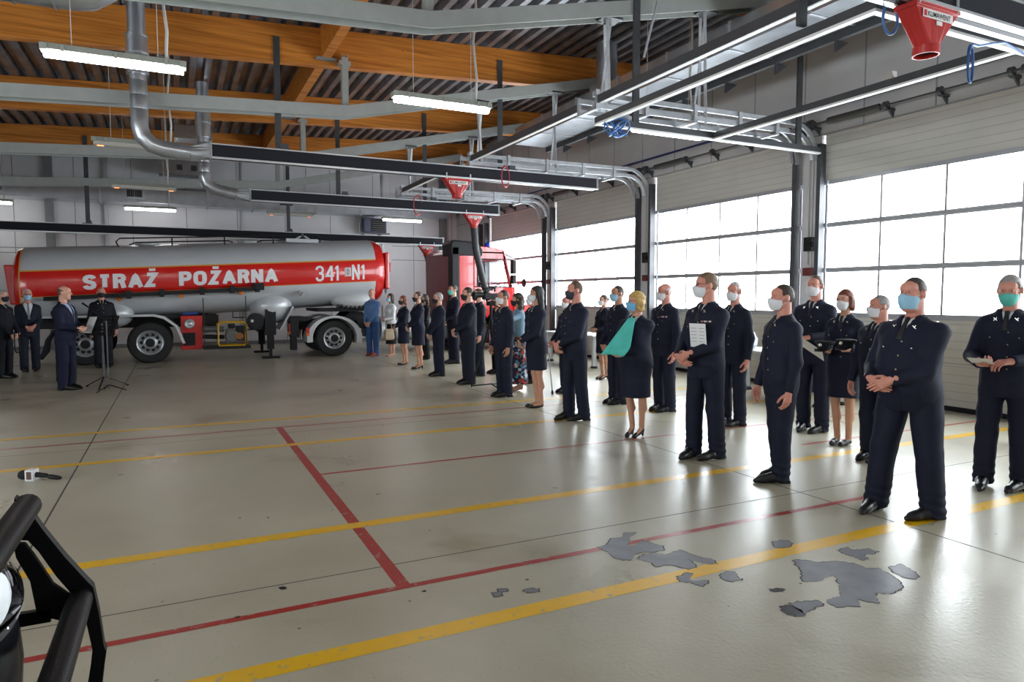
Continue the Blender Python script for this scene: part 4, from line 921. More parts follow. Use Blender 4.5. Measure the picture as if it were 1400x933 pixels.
# ------------------------------------------------------------------ black off-road vehicle in the near left corner
BPAINT = mat('black_car_paint', (.004, .004, .007), .25, spec=.3, coat=.08); BPOW = mat('black_powder_coat', (.005, .005, .006), .4, spec=.14, bump=.15, bscale=200); CHROME = mat('chrome', (.8, .8, .82), .06, 1.0); LENS = mat('headlamp_lens', (.75, .78, .82), .1, .85)
jp = thing('off_road_vehicle', 'black off-road vehicle with tubular bull bar and round headlamp in the near left corner', 'car', (-1.6, 1.3, 0))
YA, YB_ = 2.2, .42
for y in (YA, YB_):
    e = MB()
    def seg(pts, w, b=e):
        L_ = []; R_ = []
        for i, p in enumerate(pts):
            a = Vector(pts[max(0, i - 1)]); c = Vector(pts[min(len(pts) - 1, i + 1)]); t_ = (c - a).normalized(); nn = Vector((-t_.y, t_.x)); L_.append(Vector(p) + nn * w / 2); R_.append(Vector(p) - nn * w / 2)
        for i in range(len(pts) - 1):
            b.prism([tuple(L_[i]), tuple(L_[i + 1]), tuple(R_[i + 1]), tuple(R_[i])], 'y', y - .018, y + .018)
    out_ = [(-.40, 1.115), (-.368, 1.075), (-.341, 1.02), (-.293, .935), (-.247, .863), (-.23, .838), (-.219, .762), (-.21, .663), (-.205, .645), (-.212, .60), (-.225, .50), (-.29, .36), (-.42, .33)]
    in_ = [(-.405, 1.0), (-.375, .995), (-.353, .962), (-.315, .885), (-.285, .835), (-.262, .80), (-.255, .775), (-.246, .714), (-.238, .659), (-.243, .618), (-.255, .55), (-.31, .42), (-.42, .39)]
    n_o = len(out_); e.add([(a, y - .018, c) for a, c in out_] + [(a, y - .018, c) for a, c in in_] + [(a, y + .018, c) for a, c in out_] + [(a, y + .018, c) for a, c in in_],
        [f_ for i in range(n_o - 1) for f_ in ((i, i + 1, n_o + i + 1, n_o + i), (2 * n_o + i, 3 * n_o + i, 3 * n_o + i + 1, 2 * n_o + i + 1), (i, 2 * n_o + i, 2 * n_o + i + 1, i + 1), (n_o + i, n_o + i + 1, 3 * n_o + i + 1, 3 * n_o + i))] + [(0, n_o, 3 * n_o, 2 * n_o), (n_o - 1, 3 * n_o - 1, 4 * n_o - 1, 2 * n_o - 1)])
    e.build('bar_plate', [BPOW], jp)
    e = MB(); e.prism([(-.405, .995), (-.38, .99), (-.361, .955), (-.321, .868), (-.29, .835), (-.262, .80), (-.30, .76), (-.36, .79), (-.372, .886), (-.40, .955)], 'y', y - .03, y - .012); e.prism([(-.50, .80), (-.33, .80), (-.33, .765), (-.50, .765)], 'y', y - .03, y - .01); e.build('bar_brace', [BPOW], jp)
for (x, z, r, nm) in ((-.378, 1.08, .033, 'bull_bar_tube'), (-.262, .81, .032, 'bull_bar_tube'), (-.28, .47, .032, 'bull_bar_tube')):
    e = MB(); e.tube([(x, YA + .02, z), (x, YB_ - .02, z)], r, 16); e.build(nm, [BPOW], jp, smooth='auto')
e = MB(); e.box(-.42, -.34, .5, 2.1, .3, .46); e.build('winch_bumper', [BPOW], jp, bevel=.02)
e = MB(); e.lathe([(.075, 0), (.09, .05), (.09, .1), (.03, .14)], (-.36, 2.04, .5), 'x', 20); e.build('fog_lamp', [DARKG], jp, smooth='auto')
e = MB(); e.lathe([(.075, 0), (.09, .05), (.09, .1), (.03, .14)], (-.40, .64, .60), 'x', 20); e.build('fog_lamp', [DARKG], jp, smooth='auto')
bd_ = MB()
bd_.sweep([[(x, y0, z0), (x, y1, z0), (x, y1, z1 - .06), (x, y1 - .08, z1), (x, y0 + .08, z1), (x, y0, z1 - .06)] for x, y0, y1, z0, z1 in ((-.43, .74, 1.86, .5, .98), (-.445, .64, 1.98, .48, 1.05), (-.48, .58, 2.06, .46, 1.09), (-.56, .54, 2.09, .46, 1.11), (-1.7, .5, 2.12, .45, 1.15), (-3.9, .5, 2.12, .45, 1.15), (-4.0, .55, 2.07, .5, 1.05))])
body = bd_.build('body', [BPAINT], jp, bevel=.03)
e = MB(); e.sweep([[(x, y0, z0), (x, y1, z0), (x, y1 - .08, z1), (x, y0 + .08, z1)] for x, y0, y1, z0, z1 in ((-1.7, .55, 2.07, 1.1, 1.15), (-2.15, .58, 2.04, 1.1, 1.8), (-3.6, .58, 2.04, 1.1, 1.82), (-3.95, .6, 2.02, 1.1, 1.2))]); e.build('cabin', [BPAINT], jp, bevel=.02)
for y in (1.96, .64):
    e = MB(); e.sphere((-.53, y, .78), (.175, .12, .32), 24); e.build('front_fender', [BPAINT], jp, smooth=True)
e = MB(); e.box(-.43, -.36, .62, 2.06, .44, .66); e.build('front_apron', [BPOW], jp, bevel=.02)
e = MB()
for i in range(7): y = .95 + i * .12; e.box(-.43, -.40, y, y + .05, .62, .86)
e.build('grille', [DARKG], jp)
def turn(mb, yc, a=math.radians(-42)):   # lamps sit turned in the rounded corners of the nose
    mb.v = [(-.42 + (x + .42) * math.cos(a) - (y - yc) * math.sin(a), yc + (x + .42) * math.sin(a) + (y - yc) * math.cos(a), z) for x, y, z in mb.v]
for y in (1.80, .80):
    e = MB(); e.lathe([(.07, .0), (.10, .0), (.108, .035), (.098, .05), (.088, .04), (.08, .02)], (-.435, y, .98), 'x', 28, cap=False); turn(e, y); hl_ = e.build('headlamp_ring', [CHROME], jp, smooth='auto')
    e = MB(); e.lathe([(.084, .03), (.06, .012), (.034, .004), (.03, .03), (.005, .034)], (-.435, y, .98), 'x', 24); turn(e, y); e.build('headlamp_lens', [LENS], hl_, smooth='auto')
for x in (-1.0, -3.35):
    for y, s in ((.42, -1), (2.2, 1)):
        e = MB(); w = .24; e.lathe([(.215, w), (.215, 0), (.35, 0), (.38, .04), (.38, w - .04), (.35, w), (.215, w)], (x, y if s < 0 else y - w, .38), 'y', 28, cap=False); ty = e.build('tyre', [TYRE], jp, smooth='auto')
        q = MB(); d_ = 1 if s < 0 else -1; q.lathe([(.215, .01 * d_), (.19, .03 * d_), (.17, .07 * d_), (.06, .03 * d_), (.01, .02 * d_)], (x, y, .38), 'y', 24, cap=False); q.build('rim', [DARKG], ty, smooth='auto')
    e = MB()
    for y0, y1 in ((.4, .62), (2.0, 2.22)):
        A_ = [(x + .46 * math.cos(math.radians(a)), .4 + .46 * math.sin(math.radians(a))) for a in range(0, 181, 15)]; B_ = [(x + .51 * math.cos(math.radians(a)), .4 + .51 * math.sin(math.radians(a))) for a in range(0, 181, 15)]
        e.sweep([[(p[0], y0, p[1]), (p[0], y1, p[1]), (q_[0], y1, q_[1]), (q_[0], y0, q_[1])] for p, q_ in zip(A_, B_)])
    e.build('fender_flare', [BPAINT], jp)
# ------------------------------------------------------------------ people: signed distance fields meshed with surface nets
V3 = lambda *a: np.array(a, float)
class Grid:
    def __init__(s, lo, hi, h):
        s.lo = np.array(lo, float) - 2 * h; s.h = h
        s.n = np.ceil((np.array(hi) + 2 * h - s.lo) / h).astype(int) + 1
        s.ax = [s.lo[i] + h * np.arange(s.n[i]) for i in range(3)]
        s.D = np.full(s.n, .12, np.float32)
    def sl(s, lo, hi):
        a = np.maximum(0, np.floor((np.array(lo) - s.lo) / s.h).astype(int)); b = np.minimum(s.n, np.ceil((np.array(hi) - s.lo) / s.h).astype(int) + 1)
        b = np.maximum(a, b)
        return tuple(slice(a[i], b[i]) for i in range(3)), (s.ax[0][a[0]:b[0], None, None], s.ax[1][None, a[1]:b[1], None], s.ax[2][None, None, a[2]:b[2]])
    def add(s, prim, k=.0, pad=.0):
        fn, lo, hi = prim; m = max(.03, 2 * s.h) + k
        q, P = s.sl(lo - m, hi + m)
        if s.D[q].size == 0: return
        d = fn(*P) - pad; c = s.D[q]
        r = np.minimum(c, d)
        if k: hh = np.maximum(k - np.abs(c - d), 0) / k; r = r - hh * hh * k * .25
        s.D[q] = r
    def cut(s, fn):
        P = (s.ax[0][:, None, None], s.ax[1][None, :, None], s.ax[2][None, None, :])
        s.D = np.maximum(s.D, fn(*P))
    def wrinkle(s, amp, seed, f=1.):
        r = np.random.RandomState(seed); X, Y, Z = s.ax[0][:, None, None], s.ax[1][None, :, None], s.ax[2][None, None, :]
        t = 0
        for i in range(6):
            kx, ky, kz = r.uniform(-28, 28) * f, r.uniform(-20, 20) * f, r.uniform(14, 42) * f * r.choice((-1, 1))
            t = t + np.sin(kx * X + ky * Y + kz * Z + r.uniform(0, 6.3)) * r.uniform(.3, 1)
        s.D = s.D + (amp * t / 3).astype(np.float32)
    def mesh(s):
        D = s.D.copy(); D[0] = D[-1] = .1; D[:, 0] = D[:, -1] = .1; D[:, :, 0] = D[:, :, -1] = .1
        S = D < 0
        n = np.array(D.shape)
        acc = np.zeros((*(n - 1), 3), np.float32); cnt = np.zeros(n - 1, np.float32)
        for axis in range(3):
            others = [a for a in range(3) if a != axis]
            a = [slice(0, None)] * 3; b = [slice(0, None)] * 3
            a[axis] = slice(0, -1); b[axis] = slice(1, None)
            d0, d1 = D[tuple(a)], D[tuple(b)]; x = S[tuple(a)] != S[tuple(b)]
            t = np.where(x, d0 / np.where(x, d0 - d1, 1), 0)
            for i in (0, 1):
                for j in (0, 1):
                    sl_ = [slice(0, None)] * 3
                    sl_[others[0]] = slice(i, i + n[others[0]] - 1); sl_[others[1]] = slice(j, j + n[others[1]] - 1)
                    xx = x[tuple(sl_)]; tt = t[tuple(sl_)]
                    cnt += xx; acc[..., axis] += np.where(xx, tt, 0); acc[..., others[0]] += xx * i; acc[..., others[1]] += xx * j
        act = cnt > 0; idx = -np.ones(n - 1, np.int64); idx[act] = np.arange(act.sum())
        ijk = np.argwhere(act)
        V = s.lo + s.h * (ijk + acc[act] / cnt[act][:, None])
        Q = []
        for axis in range(3):
            o1, o2 = [(1, 2), (2, 0), (0, 1)][axis]
            a = [slice(1, -1)] * 3; b = [slice(1, -1)] * 3
            a[axis] = slice(0, -1); b[axis] = slice(1, None)
            s0, s1 = S[tuple(a)], S[tuple(b)]
            e = np.argwhere(s0 != s1)
            if not len(e): continue
            inside = s0[tuple(e.T)]
            c = e.copy()
            for q in (o1, o2): c[:, q] += 1
            def g(d1, d2):
                p = c.copy(); p[:, o1] -= d1; p[:, o2] -= d2; return idx[tuple(p.T)]
            q = np.stack([g(1, 1), g(0, 1), g(0, 0), g(1, 0)], 1)
            q[~inside] = q[~inside][:, ::-1]
            Q.append(q)
        return V, (np.concatenate(Q) if Q else np.zeros((0, 4), int))

def rc(p, q, r1, r2=None, cutq=False):
    p = np.array(p, float); q = np.array(q, float); r2 = r1 if r2 is None else r2; d = q - p; L = max(1e-9, d @ d); rm = max(r1, r2)
    def fn(x, y, z):
        t = np.clip(((x - p[0]) * d[0] + (y - p[1]) * d[1] + (z - p[2]) * d[2]) / L, 0, 1)
        e = np.sqrt((x - p[0] - t * d[0]) ** 2 + (y - p[1] - t * d[1]) ** 2 + (z - p[2] - t * d[2]) ** 2) - (r1 + (r2 - r1) * t)
        if cutq: e = np.maximum(e, ((x - q[0]) * d[0] + (y - q[1]) * d[1] + (z - q[2]) * d[2]) / math.sqrt(L))
        return e
    return fn, np.minimum(p, q) - rm, np.maximum(p, q) + rm
def el(c, r, R=None):
    c = np.array(c, float); r = np.array(r, float)
    def fn(x, y, z):
        a, b, d = x - c[0], y - c[1], z - c[2]
        if R is not None: a, b, d = (R[0][0] * a + R[1][0] * b + R[2][0] * d), (R[0][1] * a + R[1][1] * b + R[2][1] * d), (R[0][2] * a + R[1][2] * b + R[2][2] * d)
        k0 = np.sqrt((a / r[0]) ** 2 + (b / r[1]) ** 2 + (d / r[2]) ** 2); k1 = np.sqrt((a / r[0] ** 2) ** 2 + (b / r[1] ** 2) ** 2 + (d / r[2] ** 2) ** 2)
        return k0 * (k0 - 1) / np.maximum(k1, 1e-6)
    m = r if R is None else np.full(3, r.max())
    return fn, c - m, c + m
def loft(zs, a, b, cy, cx=0):
    zs, a, b, cy = map(lambda v: np.array(v, float), (zs, a, b, cy))
    def fn(x, y, z):
        A = np.interp(z, zs, a); B = np.interp(z, zs, b); Cc = np.interp(z, zs, cy)
        k = np.sqrt(((x - cx) / A) ** 2 + ((y - Cc) / B) ** 2)
        return np.maximum((k - 1) * np.minimum(A, B), np.maximum(zs[0] - z, z - zs[-1]))
    return fn, V3(cx - a.max(), (cy - b).min(), zs[0]), V3(cx + a.max(), (cy + b).max(), zs[-1])
def bx(c, e, r=.0):
    c = np.array(c, float); e = np.array(e, float)
    def fn(x, y, z):
        a, b, d = np.abs(x - c[0]) - e[0] + r, np.abs(y - c[1]) - e[1] + r, np.abs(z - c[2]) - e[2] + r
        return np.sqrt(np.maximum(a, 0) ** 2 + np.maximum(b, 0) ** 2 + np.maximum(d, 0) ** 2) + np.minimum(np.maximum(a, np.maximum(b, d)), 0) - r
    return fn, c - e, c + e
def grid_of(prims, h, k=.0, pad=0.):
    lo = np.min([p[1] for p in prims], 0) - pad; hi = np.max([p[2] for p in prims], 0) + pad
    g = Grid(lo, hi, h)
    for p in prims: g.add(p, k, pad)
    return g

def ik(S, W, l1, l2, hint):
    S, W = np.array(S, float), np.array(W, float); d = W - S; L = np.linalg.norm(d); mx = (l1 + l2) * .995
    if L > mx: W = S + d / L * mx; d = W - S; L = mx
    u = d / L; a = (l1 * l1 - l2 * l2 + L * L) / (2 * L); hgt = math.sqrt(max(0, l1 * l1 - a * a))
    hv = np.array(hint, float); hv = hv - u * (hv @ u); hv /= max(1e-6, np.linalg.norm(hv))
    return S + u * a + hv * hgt, W

def hand(w, d, n, side, curl=(.35, .5, .4), thumb=.5):
    """finger and palm cones; w wrist, d direction of the hand, n palm normal, side +1 left, -1 right"""
    w = np.array(w, float); d = np.array(d, float); d /= np.linalg.norm(d); n = np.array(n, float); n -= d * (n @ d); n /= np.linalg.norm(n)
    t = np.cross(d, n) * (-side)
    P = [rc(w - d * .03, w + d * .012, .026, .026)]
    for o, kn in ((.030, .088), (.011, .092), (-.009, .088), (-.027, .08)):
        P.append(rc(w + t * o * .5 + d * .01, w + t * o + d * kn, .0165, .0125))
    P.append(el(w + d * .05, (.02, .02, .02)))
    F = []
    for o, kn, ls, r in ((.030, .088, (.042, .026, .021), .0095), (.011, .092, (.046, .029, .022), .0098), (-.009, .088, (.042, .027, .021), .0092), (-.027, .08, (.034, .021, .019), .0082)):
        p = w + t * o + d * kn; a = 0
        for j in range(3):
            a += curl[j]; v = d * math.cos(a) + n * math.sin(a) + t * o * (1.2 if j == 0 else .2)
            v /= np.linalg.norm(v); q = p + v * ls[j]; F.append(rc(p, q, r - .0008 * j, r - .0008 * (j + 1))); p = q
    p = w + d * .022 + t * .02
    dirs = [d * .62 + t * .62 + n * .35, d * .8 + t * .35 + n * (.25 + .3 * thumb), d * .9 + t * .1 + n * (.2 + .5 * thumb)]
    for v, L, r in zip(dirs, (.044, .033, .026), (.0145, .0115, .0105)):
        v = v / np.linalg.norm(v); q = p + v * L; F.append(rc(p, q, r, r - .001)); p = q
    return P, F

def head_prims(sex='m', nose=1.0, fat=0.):
    j = 1 + .12 * fat - (.06 if sex == 'f' else 0)
    P = [(el((0, .014, .030), (.076, .096, .100)), .0), (el((0, -.022, -.042), (.060 * j, .070, .078)), .03), (el((0, -.068, -.092), (.028 * j, .026, .024)), .03),
         (el((0, -.058, .052), (.062, .04, .045)), .02),
         (rc((-.034, -.080, .036), (.034, -.080, .036), .012), .015),
         (el((-.040, -.066, -.012), (.024, .022, .022)), .02), (el((.040, -.066, -.012), (.024, .022, .022)), .02),
         (rc((0, -.088, .026), (0, -.110 * (1 + .02 * nose), -.014), .0085, .0145), .012), (rc((-.012, -.095, -.018), (.012, -.095, -.018), .0085), .008),
         (el((0, -.086, -.053), (.024, .012, .0065)), .008), (el((0, -.085, -.064), (.021, .012, .0075)), .008)]
    if fat > .3: P.append((el((0, -.035, -.112), (.055, .05, .03)), .03))
    E = []
    for s in (-1, 1):
        Rm = np.array([[math.cos(.35 * s), -math.sin(.35 * s), 0], [math.sin(.35 * s), math.cos(.35 * s), 0], [0, 0, 1]])
        E.append((el((s * .084, .016, .000), (.010, .024, .034), Rm), .006)); E.append((el((s * .074, .008, .0), (.012, .012, .02)), .01))
    return P, E

SKIN = {k: mat('skin_' + k, c, .5, var=.07, vscale=9) for k, c in dict(fair=(.62, .33, .24), tan=(.48, .23, .145), red=(.62, .27, .20), pale=(.68, .41, .32), legs=(.56, .29, .19)).items()}
EYEW = mat('eye_white', (.42, .38, .35), .3); EYED = mat('eye_dark', (.02, .014, .01), .2); LIP = mat('lip', (.42, .13, .11), .45)
HAIRM = {k: mat('hair_' + k, c, .55, var=.35, vscale=60, bump=.6, bscale=120) for k, c in dict(black=(.012, .01, .012), dark=(.045, .028, .018), brown=(.11, .06, .032), grey=(.33, .31, .30), white=(.62, .60, .58), blond=(.52, .33, .10), red=(.17, .045, .022), shaved=(.17, .12, .1), sandy=(.20, .125, .07)).items()}
CLOTH = {k: mat('cloth_' + k, c, .75, var=.14, vscale=5, bump=.25, bscale=350, spec=.3) for k, c in dict(navy=(.0070, .0090, .0250), ink=(.005, .006, .012), suit=(.005, .0065, .026), dsuit=(.008, .010, .022), white=(.68, .69, .72), denim=(.10, .20, .42), dblue=(.02, .06, .17), jeans=(.035, .085, .24), black=(.006, .006, .007), teal=(.10, .58, .50), ltdenim=(.22, .36, .48), grey=(.3, .3, .34), pblue=(.42, .5, .72)).items()}
MASKM = {k: mat('mask_' + k, c, .7, bump=.15, bscale=90) for k, c in dict(white=(.74, .75, .78), blue=(.32, .58, .76), teal=(.10, .52, .44), black=(.012, .012, .014), sky=(.16, .46, .74), dgrey=(.03, .035, .05)).items()}
LEATHER = mat('black_leather', (.006, .006, .007), .34); SILVER = mat('silver_metal', (.72, .70, .64), .25, .9); GOLD = mat('brass_button', (.62, .5, .26), .3, .8)
TIE = {k: mat('tie_' + k, c, .6) for k, c in dict(black=(.008, .008, .01), blue=(.012, .018, .06), grey=(.2, .21, .24)).items()}
def floral():
    m = bpy.data.materials.new('floral_print'); m.use_nodes = True; nt = m.node_tree; b = nt.nodes['Principled BSDF']; b.inputs['Roughness'].default_value = .8
    tc = nt.nodes.new('ShaderNodeTexCoord'); v = nt.nodes.new('ShaderNodeTexVoronoi'); v.inputs['Scale'].default_value = 24
    nt.links.new(tc.outputs['Object'], v.inputs['Vector'])
    sp = nt.nodes.new('ShaderNodeSeparateColor'); nt.links.new(v.outputs['Color'], sp.inputs['Color'])
    r = nt.nodes.new('ShaderNodeValToRGB'); r.color_ramp.interpolation = 'CONSTANT'; e = r.color_ramp.elements
    e[0].position = 0; e[0].color = (.012, .016, .05, 1); e[1].position = .42; e[1].color = (.55, .62, .68, 1)
    for p, c in ((.6, (.5, .06, .03, 1)), (.74, (.10, .28, .4, 1)), (.86, (.012, .016, .05, 1))):
        x = e.new(p); x.color = c
    nt.links.new(sp.outputs['Red'], r.inputs['Fac']); nt.links.new(r.outputs['Color'], b.inputs['Base Color'])
    return m
FLORAL = floral()

def mk(name, V, F, mats, parent, scale, mi=None, smooth=True, iters=0):
    me = bpy.data.meshes.new(name); V = np.asarray(V) * scale
    F = [tuple(map(int, f)) for f in F]
    me.from_pydata(V.tolist(), [], F)
    for m in (mats if isinstance(mats, (list, tuple)) else [mats]): me.materials.append(m)
    if mi is not None: me.polygons.foreach_set('material_index', np.asarray(mi, np.int32))
    if smooth: me.polygons.foreach_set('use_smooth', [True] * len(me.polygons))
    me.update()
    o = bpy.data.objects.new(name, me); COL.objects.link(o)
    if parent is not None: o.parent = parent
    return o
def front_y(g, x, z):
    i = int(round((x - g.lo[0]) / g.h)); k = int(round((z - g.lo[2]) / g.h))
    if not (0 <= i < g.n[0] and 0 <= k < g.n[2]): return None
    col = g.D[i, :, k]; j = np.argmax(col < 0)
    if col[j] >= 0 or j == 0: return None
    t = col[j - 1] / (col[j - 1] - col[j]); return g.ax[1][j - 1] + t * g.h

SPH = {}
def dot_mesh(name, r, m):
    k = (name, r, m.name)
    if k not in SPH:
        b = MB(); b.sphere((0, 0, 0), (r, r * .5, r), 8)
        me = bpy.data.meshes.new(name); me.from_pydata(b.v, [], b.f); me.materials.append(m); me.polygons.foreach_set('use_smooth', [True] * len(me.polygons)); SPH[k] = me
    return SPH[k]

POSE = dict(
    clasp=lambda f: dict(R=((-.062, -.235 - f, .985), (.62, -.12, -.78), (.25, .95, .1)), L=((.072, -.262 - f, .995), (-.66, -.02, -.75), (-.25, .95, 0)), cr=(.5, .6, .4), cl=(.35, .5, .4)),
    low=lambda f: dict(R=((-.075, -.215 - f, .90), (.5, -.1, -.86), (.3, .95, .1)), L=((.08, -.24 - f, .91), (-.55, -.02, -.83), (-.25, .95, 0)), cr=(.5, .6, .4), cl=(.4, .5, .4)),
    belly=lambda f: dict(R=((-.15, -.215 - f * .7, 1.04), (.75, -.25, -.45), (.3, .95, .1)), L=((.03, -.255 - f * .75, 1.045), (-.78, -.12, -.42), (-.15, .98, 0)), cr=(.3, .4, .3), cl=(.12, .15, .15)),
    side=lambda f: dict(R=((-.255 - f * .4, -.075, .845), (.04, -.12, -1), (1, -.1, 0)), L=((.255 + f * .4, -.075, .845), (-.04, -.12, -1), (-1, -.1, 0)), cr=(.35, .5, .45), cl=(.35, .5, .45)),
    waist=lambda f: dict(R=((-.07, -.25 - f, 1.06), (.72, -.2, -.2), (.2, .9, -.2)), L=((.08, -.27 - f, 1.06), (-.75, -.18, -.2), (-.2, .9, -.2)), cr=(.7, .8, .4), cl=(.6, .7, .4)),
    hold=lambda f: dict(R=((-.12, -.31 - f, 1.07), (.55, -.7, -.05), (.3, .0, 1)), L=((.10, -.31 - f, 1.10), (-.6, -.65, -.1), (-.1, .4, -.9)), cr=(.6, .8, .6), cl=(.5, .7, .5)),
    caps=lambda f: dict(R=((-.03, -.29 - f, 1.10), (.25, -.9, .0), (.6, 0, 1)), L=((.20, -.28 - f, 1.13), (-.2, -.9, .0), (-.6, 0, 1)), cr=(.7, .9, .6), cl=(.7, .9, .6)),
    talk=lambda f: dict(R=((-.10, -.36, 1.13), (.45, -.85, .05), (.6, .2, .5)), L=((.10, -.36, 1.11), (-.5, -.8, .05), (-.6, .2, .5)), cr=(.7, .9, .6), cl=(.7, .9, .6)),
    paper=lambda f: dict(R=((-.11, -.25 - f, 1.0), (.75, -.15, -.5), (.2, .95, 0)), L=((.05, -.285 - f, 1.03), (-.8, -.1, -.45), (-.1, .97, 0)), cr=(.4, .5, .4), cl=(.55, .7, .5)),
    hand_up=lambda f: dict(R=((-.10, -.25, 1.30), (.3, -.2, .9), (.1, .9, .2)), L=((.12, -.26, 1.05), (-.8, -.2, .1), (-.1, .9, -.3)), cr=(.9, .9, .5), cl=(.5, .6, .4)),
    sling=lambda f: dict(R=((-.17, -.20 - f, 1.05), (.6, -.3, -.1), (.3, .9, .1)), L=((-.06, -.235 - f, 1.055), (-.9, -.05, .25), (-.1, .9, .1)), cr=(.6, .7, .5), cl=(.6, .7, .5)),
    crutch=lambda f: dict(R=((-.28, -.16, .93), (.02, -.5, -.75), (1, 0, 0)), L=((.255, -.07, .845), (-.04, -.12, -1), (-1, -.1, 0)), cr=(.9, 1.0, .7), cl=(.35, .5, .45)),
    photo=lambda f: dict(R=((-.10, -.34, 1.42), (.3, -.5, .75), (.5, .2, -.3)), L=((.10, -.34, 1.42), (-.3, -.5, .75), (-.5, .2, -.3)), cr=(.7, .8, .5), cl=(.7, .8, .5)),
)
PEOPLE = []
SEED = [10]
def person(label, x, y, H, face, head=None, pitch=0., sex='m', skin='fair', hair='short', hc='brown', mask='white', wear='uniform', pose='clasp', fat=0., feet=None, glasses=False, detail=None, jc=None, tie='black', heel=None, ribbon=False, group='people in dark uniforms standing in the hall', bag=None):
    SEED[0] += 1; sd = SEED[0]
    s = H / 1.79; dist = math.hypot(x, y)
    q = 0 if dist < 7.6 else (1 if dist < 12.5 else 2)
    hC = (.0105, .014, .018)[q] ; hH = (.0052, .0068, .009)[q]; hB = (.014, .017, .02)[q]; hF = (.0048, .0062, .008)[q]
    th = math.radians(face + 90)
    hy = math.radians((head if head is not None else face) - face)
    f = fat * .085
    fem = sex == 'f'
    pz = POSE[pose](f)
    if wear in ('uniform', 'uniskirt', 'skirt_suit', 'fem_black'): jcol = CLOTH[jc or 'navy']
    else: jcol = CLOTH[jc or 'suit']
    skirt = wear in ('uniskirt', 'skirt_suit', 'fem_black', 'floral')
    # --- torso profile
    zs = np.array([.80, .88, .96, 1.04, 1.12, 1.22, 1.32, 1.40, 1.455, 1.50])
    if fem:
        a = np.array([.135, .172, .175, .155, .142, .150, .160, .150, .102, .058]); b = np.array([.09, .115, .118, .104, .1, .108, .112, .1, .08, .055])
    else:
        a = np.array([.135, .166, .170, .164, .162, .172, .184, .176, .118, .066]); b = np.array([.088, .108, .114, .110, .110, .118, .122, .110, .088, .060])
    fa = np.array([.02, .03, .034, .037, .038, .034, .022, .012, .008, .005]); fb_ = np.array([.01, .03, .06, .085, .09, .07, .04, .015, .005, 0])
    a = a + fat * fa; b = b + fat * fb_; cy = np.array([0, .008, .01, .005, 0, 0, .002, .008, .014, .018]) - fat * fb_ * .45
    def TL(pa, pb, z0=None, z1=None):
        zz = zs.copy(); 
        m = np.ones(len(zz), bool)
        A, B = a + pa, b + pb
        if z0 is not None:
            A = np.concatenate([[np.interp(z0, zz, A)], A[zz > z0]]); B = np.concatenate([[np.interp(z0, zz, B)], B[zz > z0]]); Y = np.concatenate([[np.interp(z0, zz, cy)], cy[zz > z0]]); zz = np.concatenate([[z0], zz[zz > z0]])
        else: Y = cy
        return loft(zz, A, B, Y)
    shx = (.150 if fem else .166) + .014 * fat
    arms = {}
    for sd_, key in ((-1, 'R'), (1, 'L')):
        W, d, n = pz[key]
        S_ = V3(sd_ * shx, .012, 1.382)
        E, W2 = ik(S_, W, .295, .262, (sd_ * .6, .75, -.35))
        arms[key] = (S_, E, W2, V3(*d), V3(*n), sd_)
    feet = feet or ((-.105, .0, 12), (.105, .0, -12)) if not fem else (feet or ((-.06, .0, 6), (.06, .02, -6)))
    hz = heel if heel is not None else (.0)
    # --- body (skin)
    prims = [TL(0, 0), rc((0, .022, 1.46), (0, .006, 1.58), .056, .052)]
    legs = []
    for (fx, fy, fr), sd_ in zip(feet, (-1, 1)):
        hip = V3(sd_ * (.088 + .02 * fat), .006, .90); an = V3(fx, fy + .035, .085 + hz)
        kn = (hip + an) / 2 + V3(sd_ * .005, -.022, .005); legs.append((hip, kn, an, fr))
        if fem:
            prims += [rc(hip, kn, .084 + .02 * fat, .053 + .008 * fat), rc(kn, an, .047, .034), rc(kn + V3(0, .012, -.05), kn * .55 + an * .45 + V3(0, .022, 0), .044, .047 + .008 * fat), rc(an, an + V3(0, .01, -.04), .032, .028), rc(an + V3(0, -.0, -.03), V3(fx + .12 * math.sin(math.radians(fr)), fy - .12 * math.cos(math.radians(fr)), .026), .028, .018)]
        else:
            prims += [rc(hip, kn, .082, .052), rc(kn, an, .05, .034), rc(an, an + V3(0, -.01, -.05), .034, .028)]
    for key in 'RL':
        S_, E, W2, d, n, sd_ = arms[key]
        prims += [rc(S_, E, .05, .038), rc(E, W2, .04, .026)]
    g = grid_of(prims, hB if not (fem and q < 2) else hC, .012)
    BV, BF = g.mesh(); bm = [0] * len(BF) if not skirt else [5] * len(BF)
    BV = list(BV); BF = list(BF)
    def join(V, F, m):
        o = len(BV); BV.extend(V); BF.extend([tuple(int(i) + o for i in ff) for ff in F]); bm.extend([m] * len(F) if isinstance(m, int) else m)
    for key in 'RL':
        S_, E, W2, d, n, sd_ = arms[key]
        P, F_ = hand(W2, d, n, sd_, pz['cr' if key == 'R' else 'cl'])
        hg = grid_of(P + F_, hF)
        hg.D[:] = .12
        for p in P: hg.add(p, .012)
        for p in F_: hg.add(p, .0025)
        hv, hf = hg.mesh(); join(hv, hf, 0)
    # --- head
    cyy, syy = math.cos(hy), math.sin(hy); pp = math.radians(pitch); cp, sp = math.cos(pp), math.sin(pp)
    HC = V3(0, -.006, 1.662); NP = V3(0, .02, -.10)
    Rz = np.array([[cyy, -syy, 0], [syy, cyy, 0], [0, 0, 1]]); Rx = np.array([[1, 0, 0], [0, cp, -sp], [0, sp, cp]])
    RH = Rz @ Rx
    hs = .935 if fem else .965
    def HT(V): return (np.asarray(V) * hs - NP) @ RH.T + NP + HC
    HP, EP = head_prims(sex, fat=fat)
    allp = [p for p, k in HP] + [p for p, k in EP] + [rc((0, .03, -.06), (0, .034, -.19), .056 + .006 * fat - (.008 if fem else 0), .058 + .008 * fat - (.008 if fem else 0))]
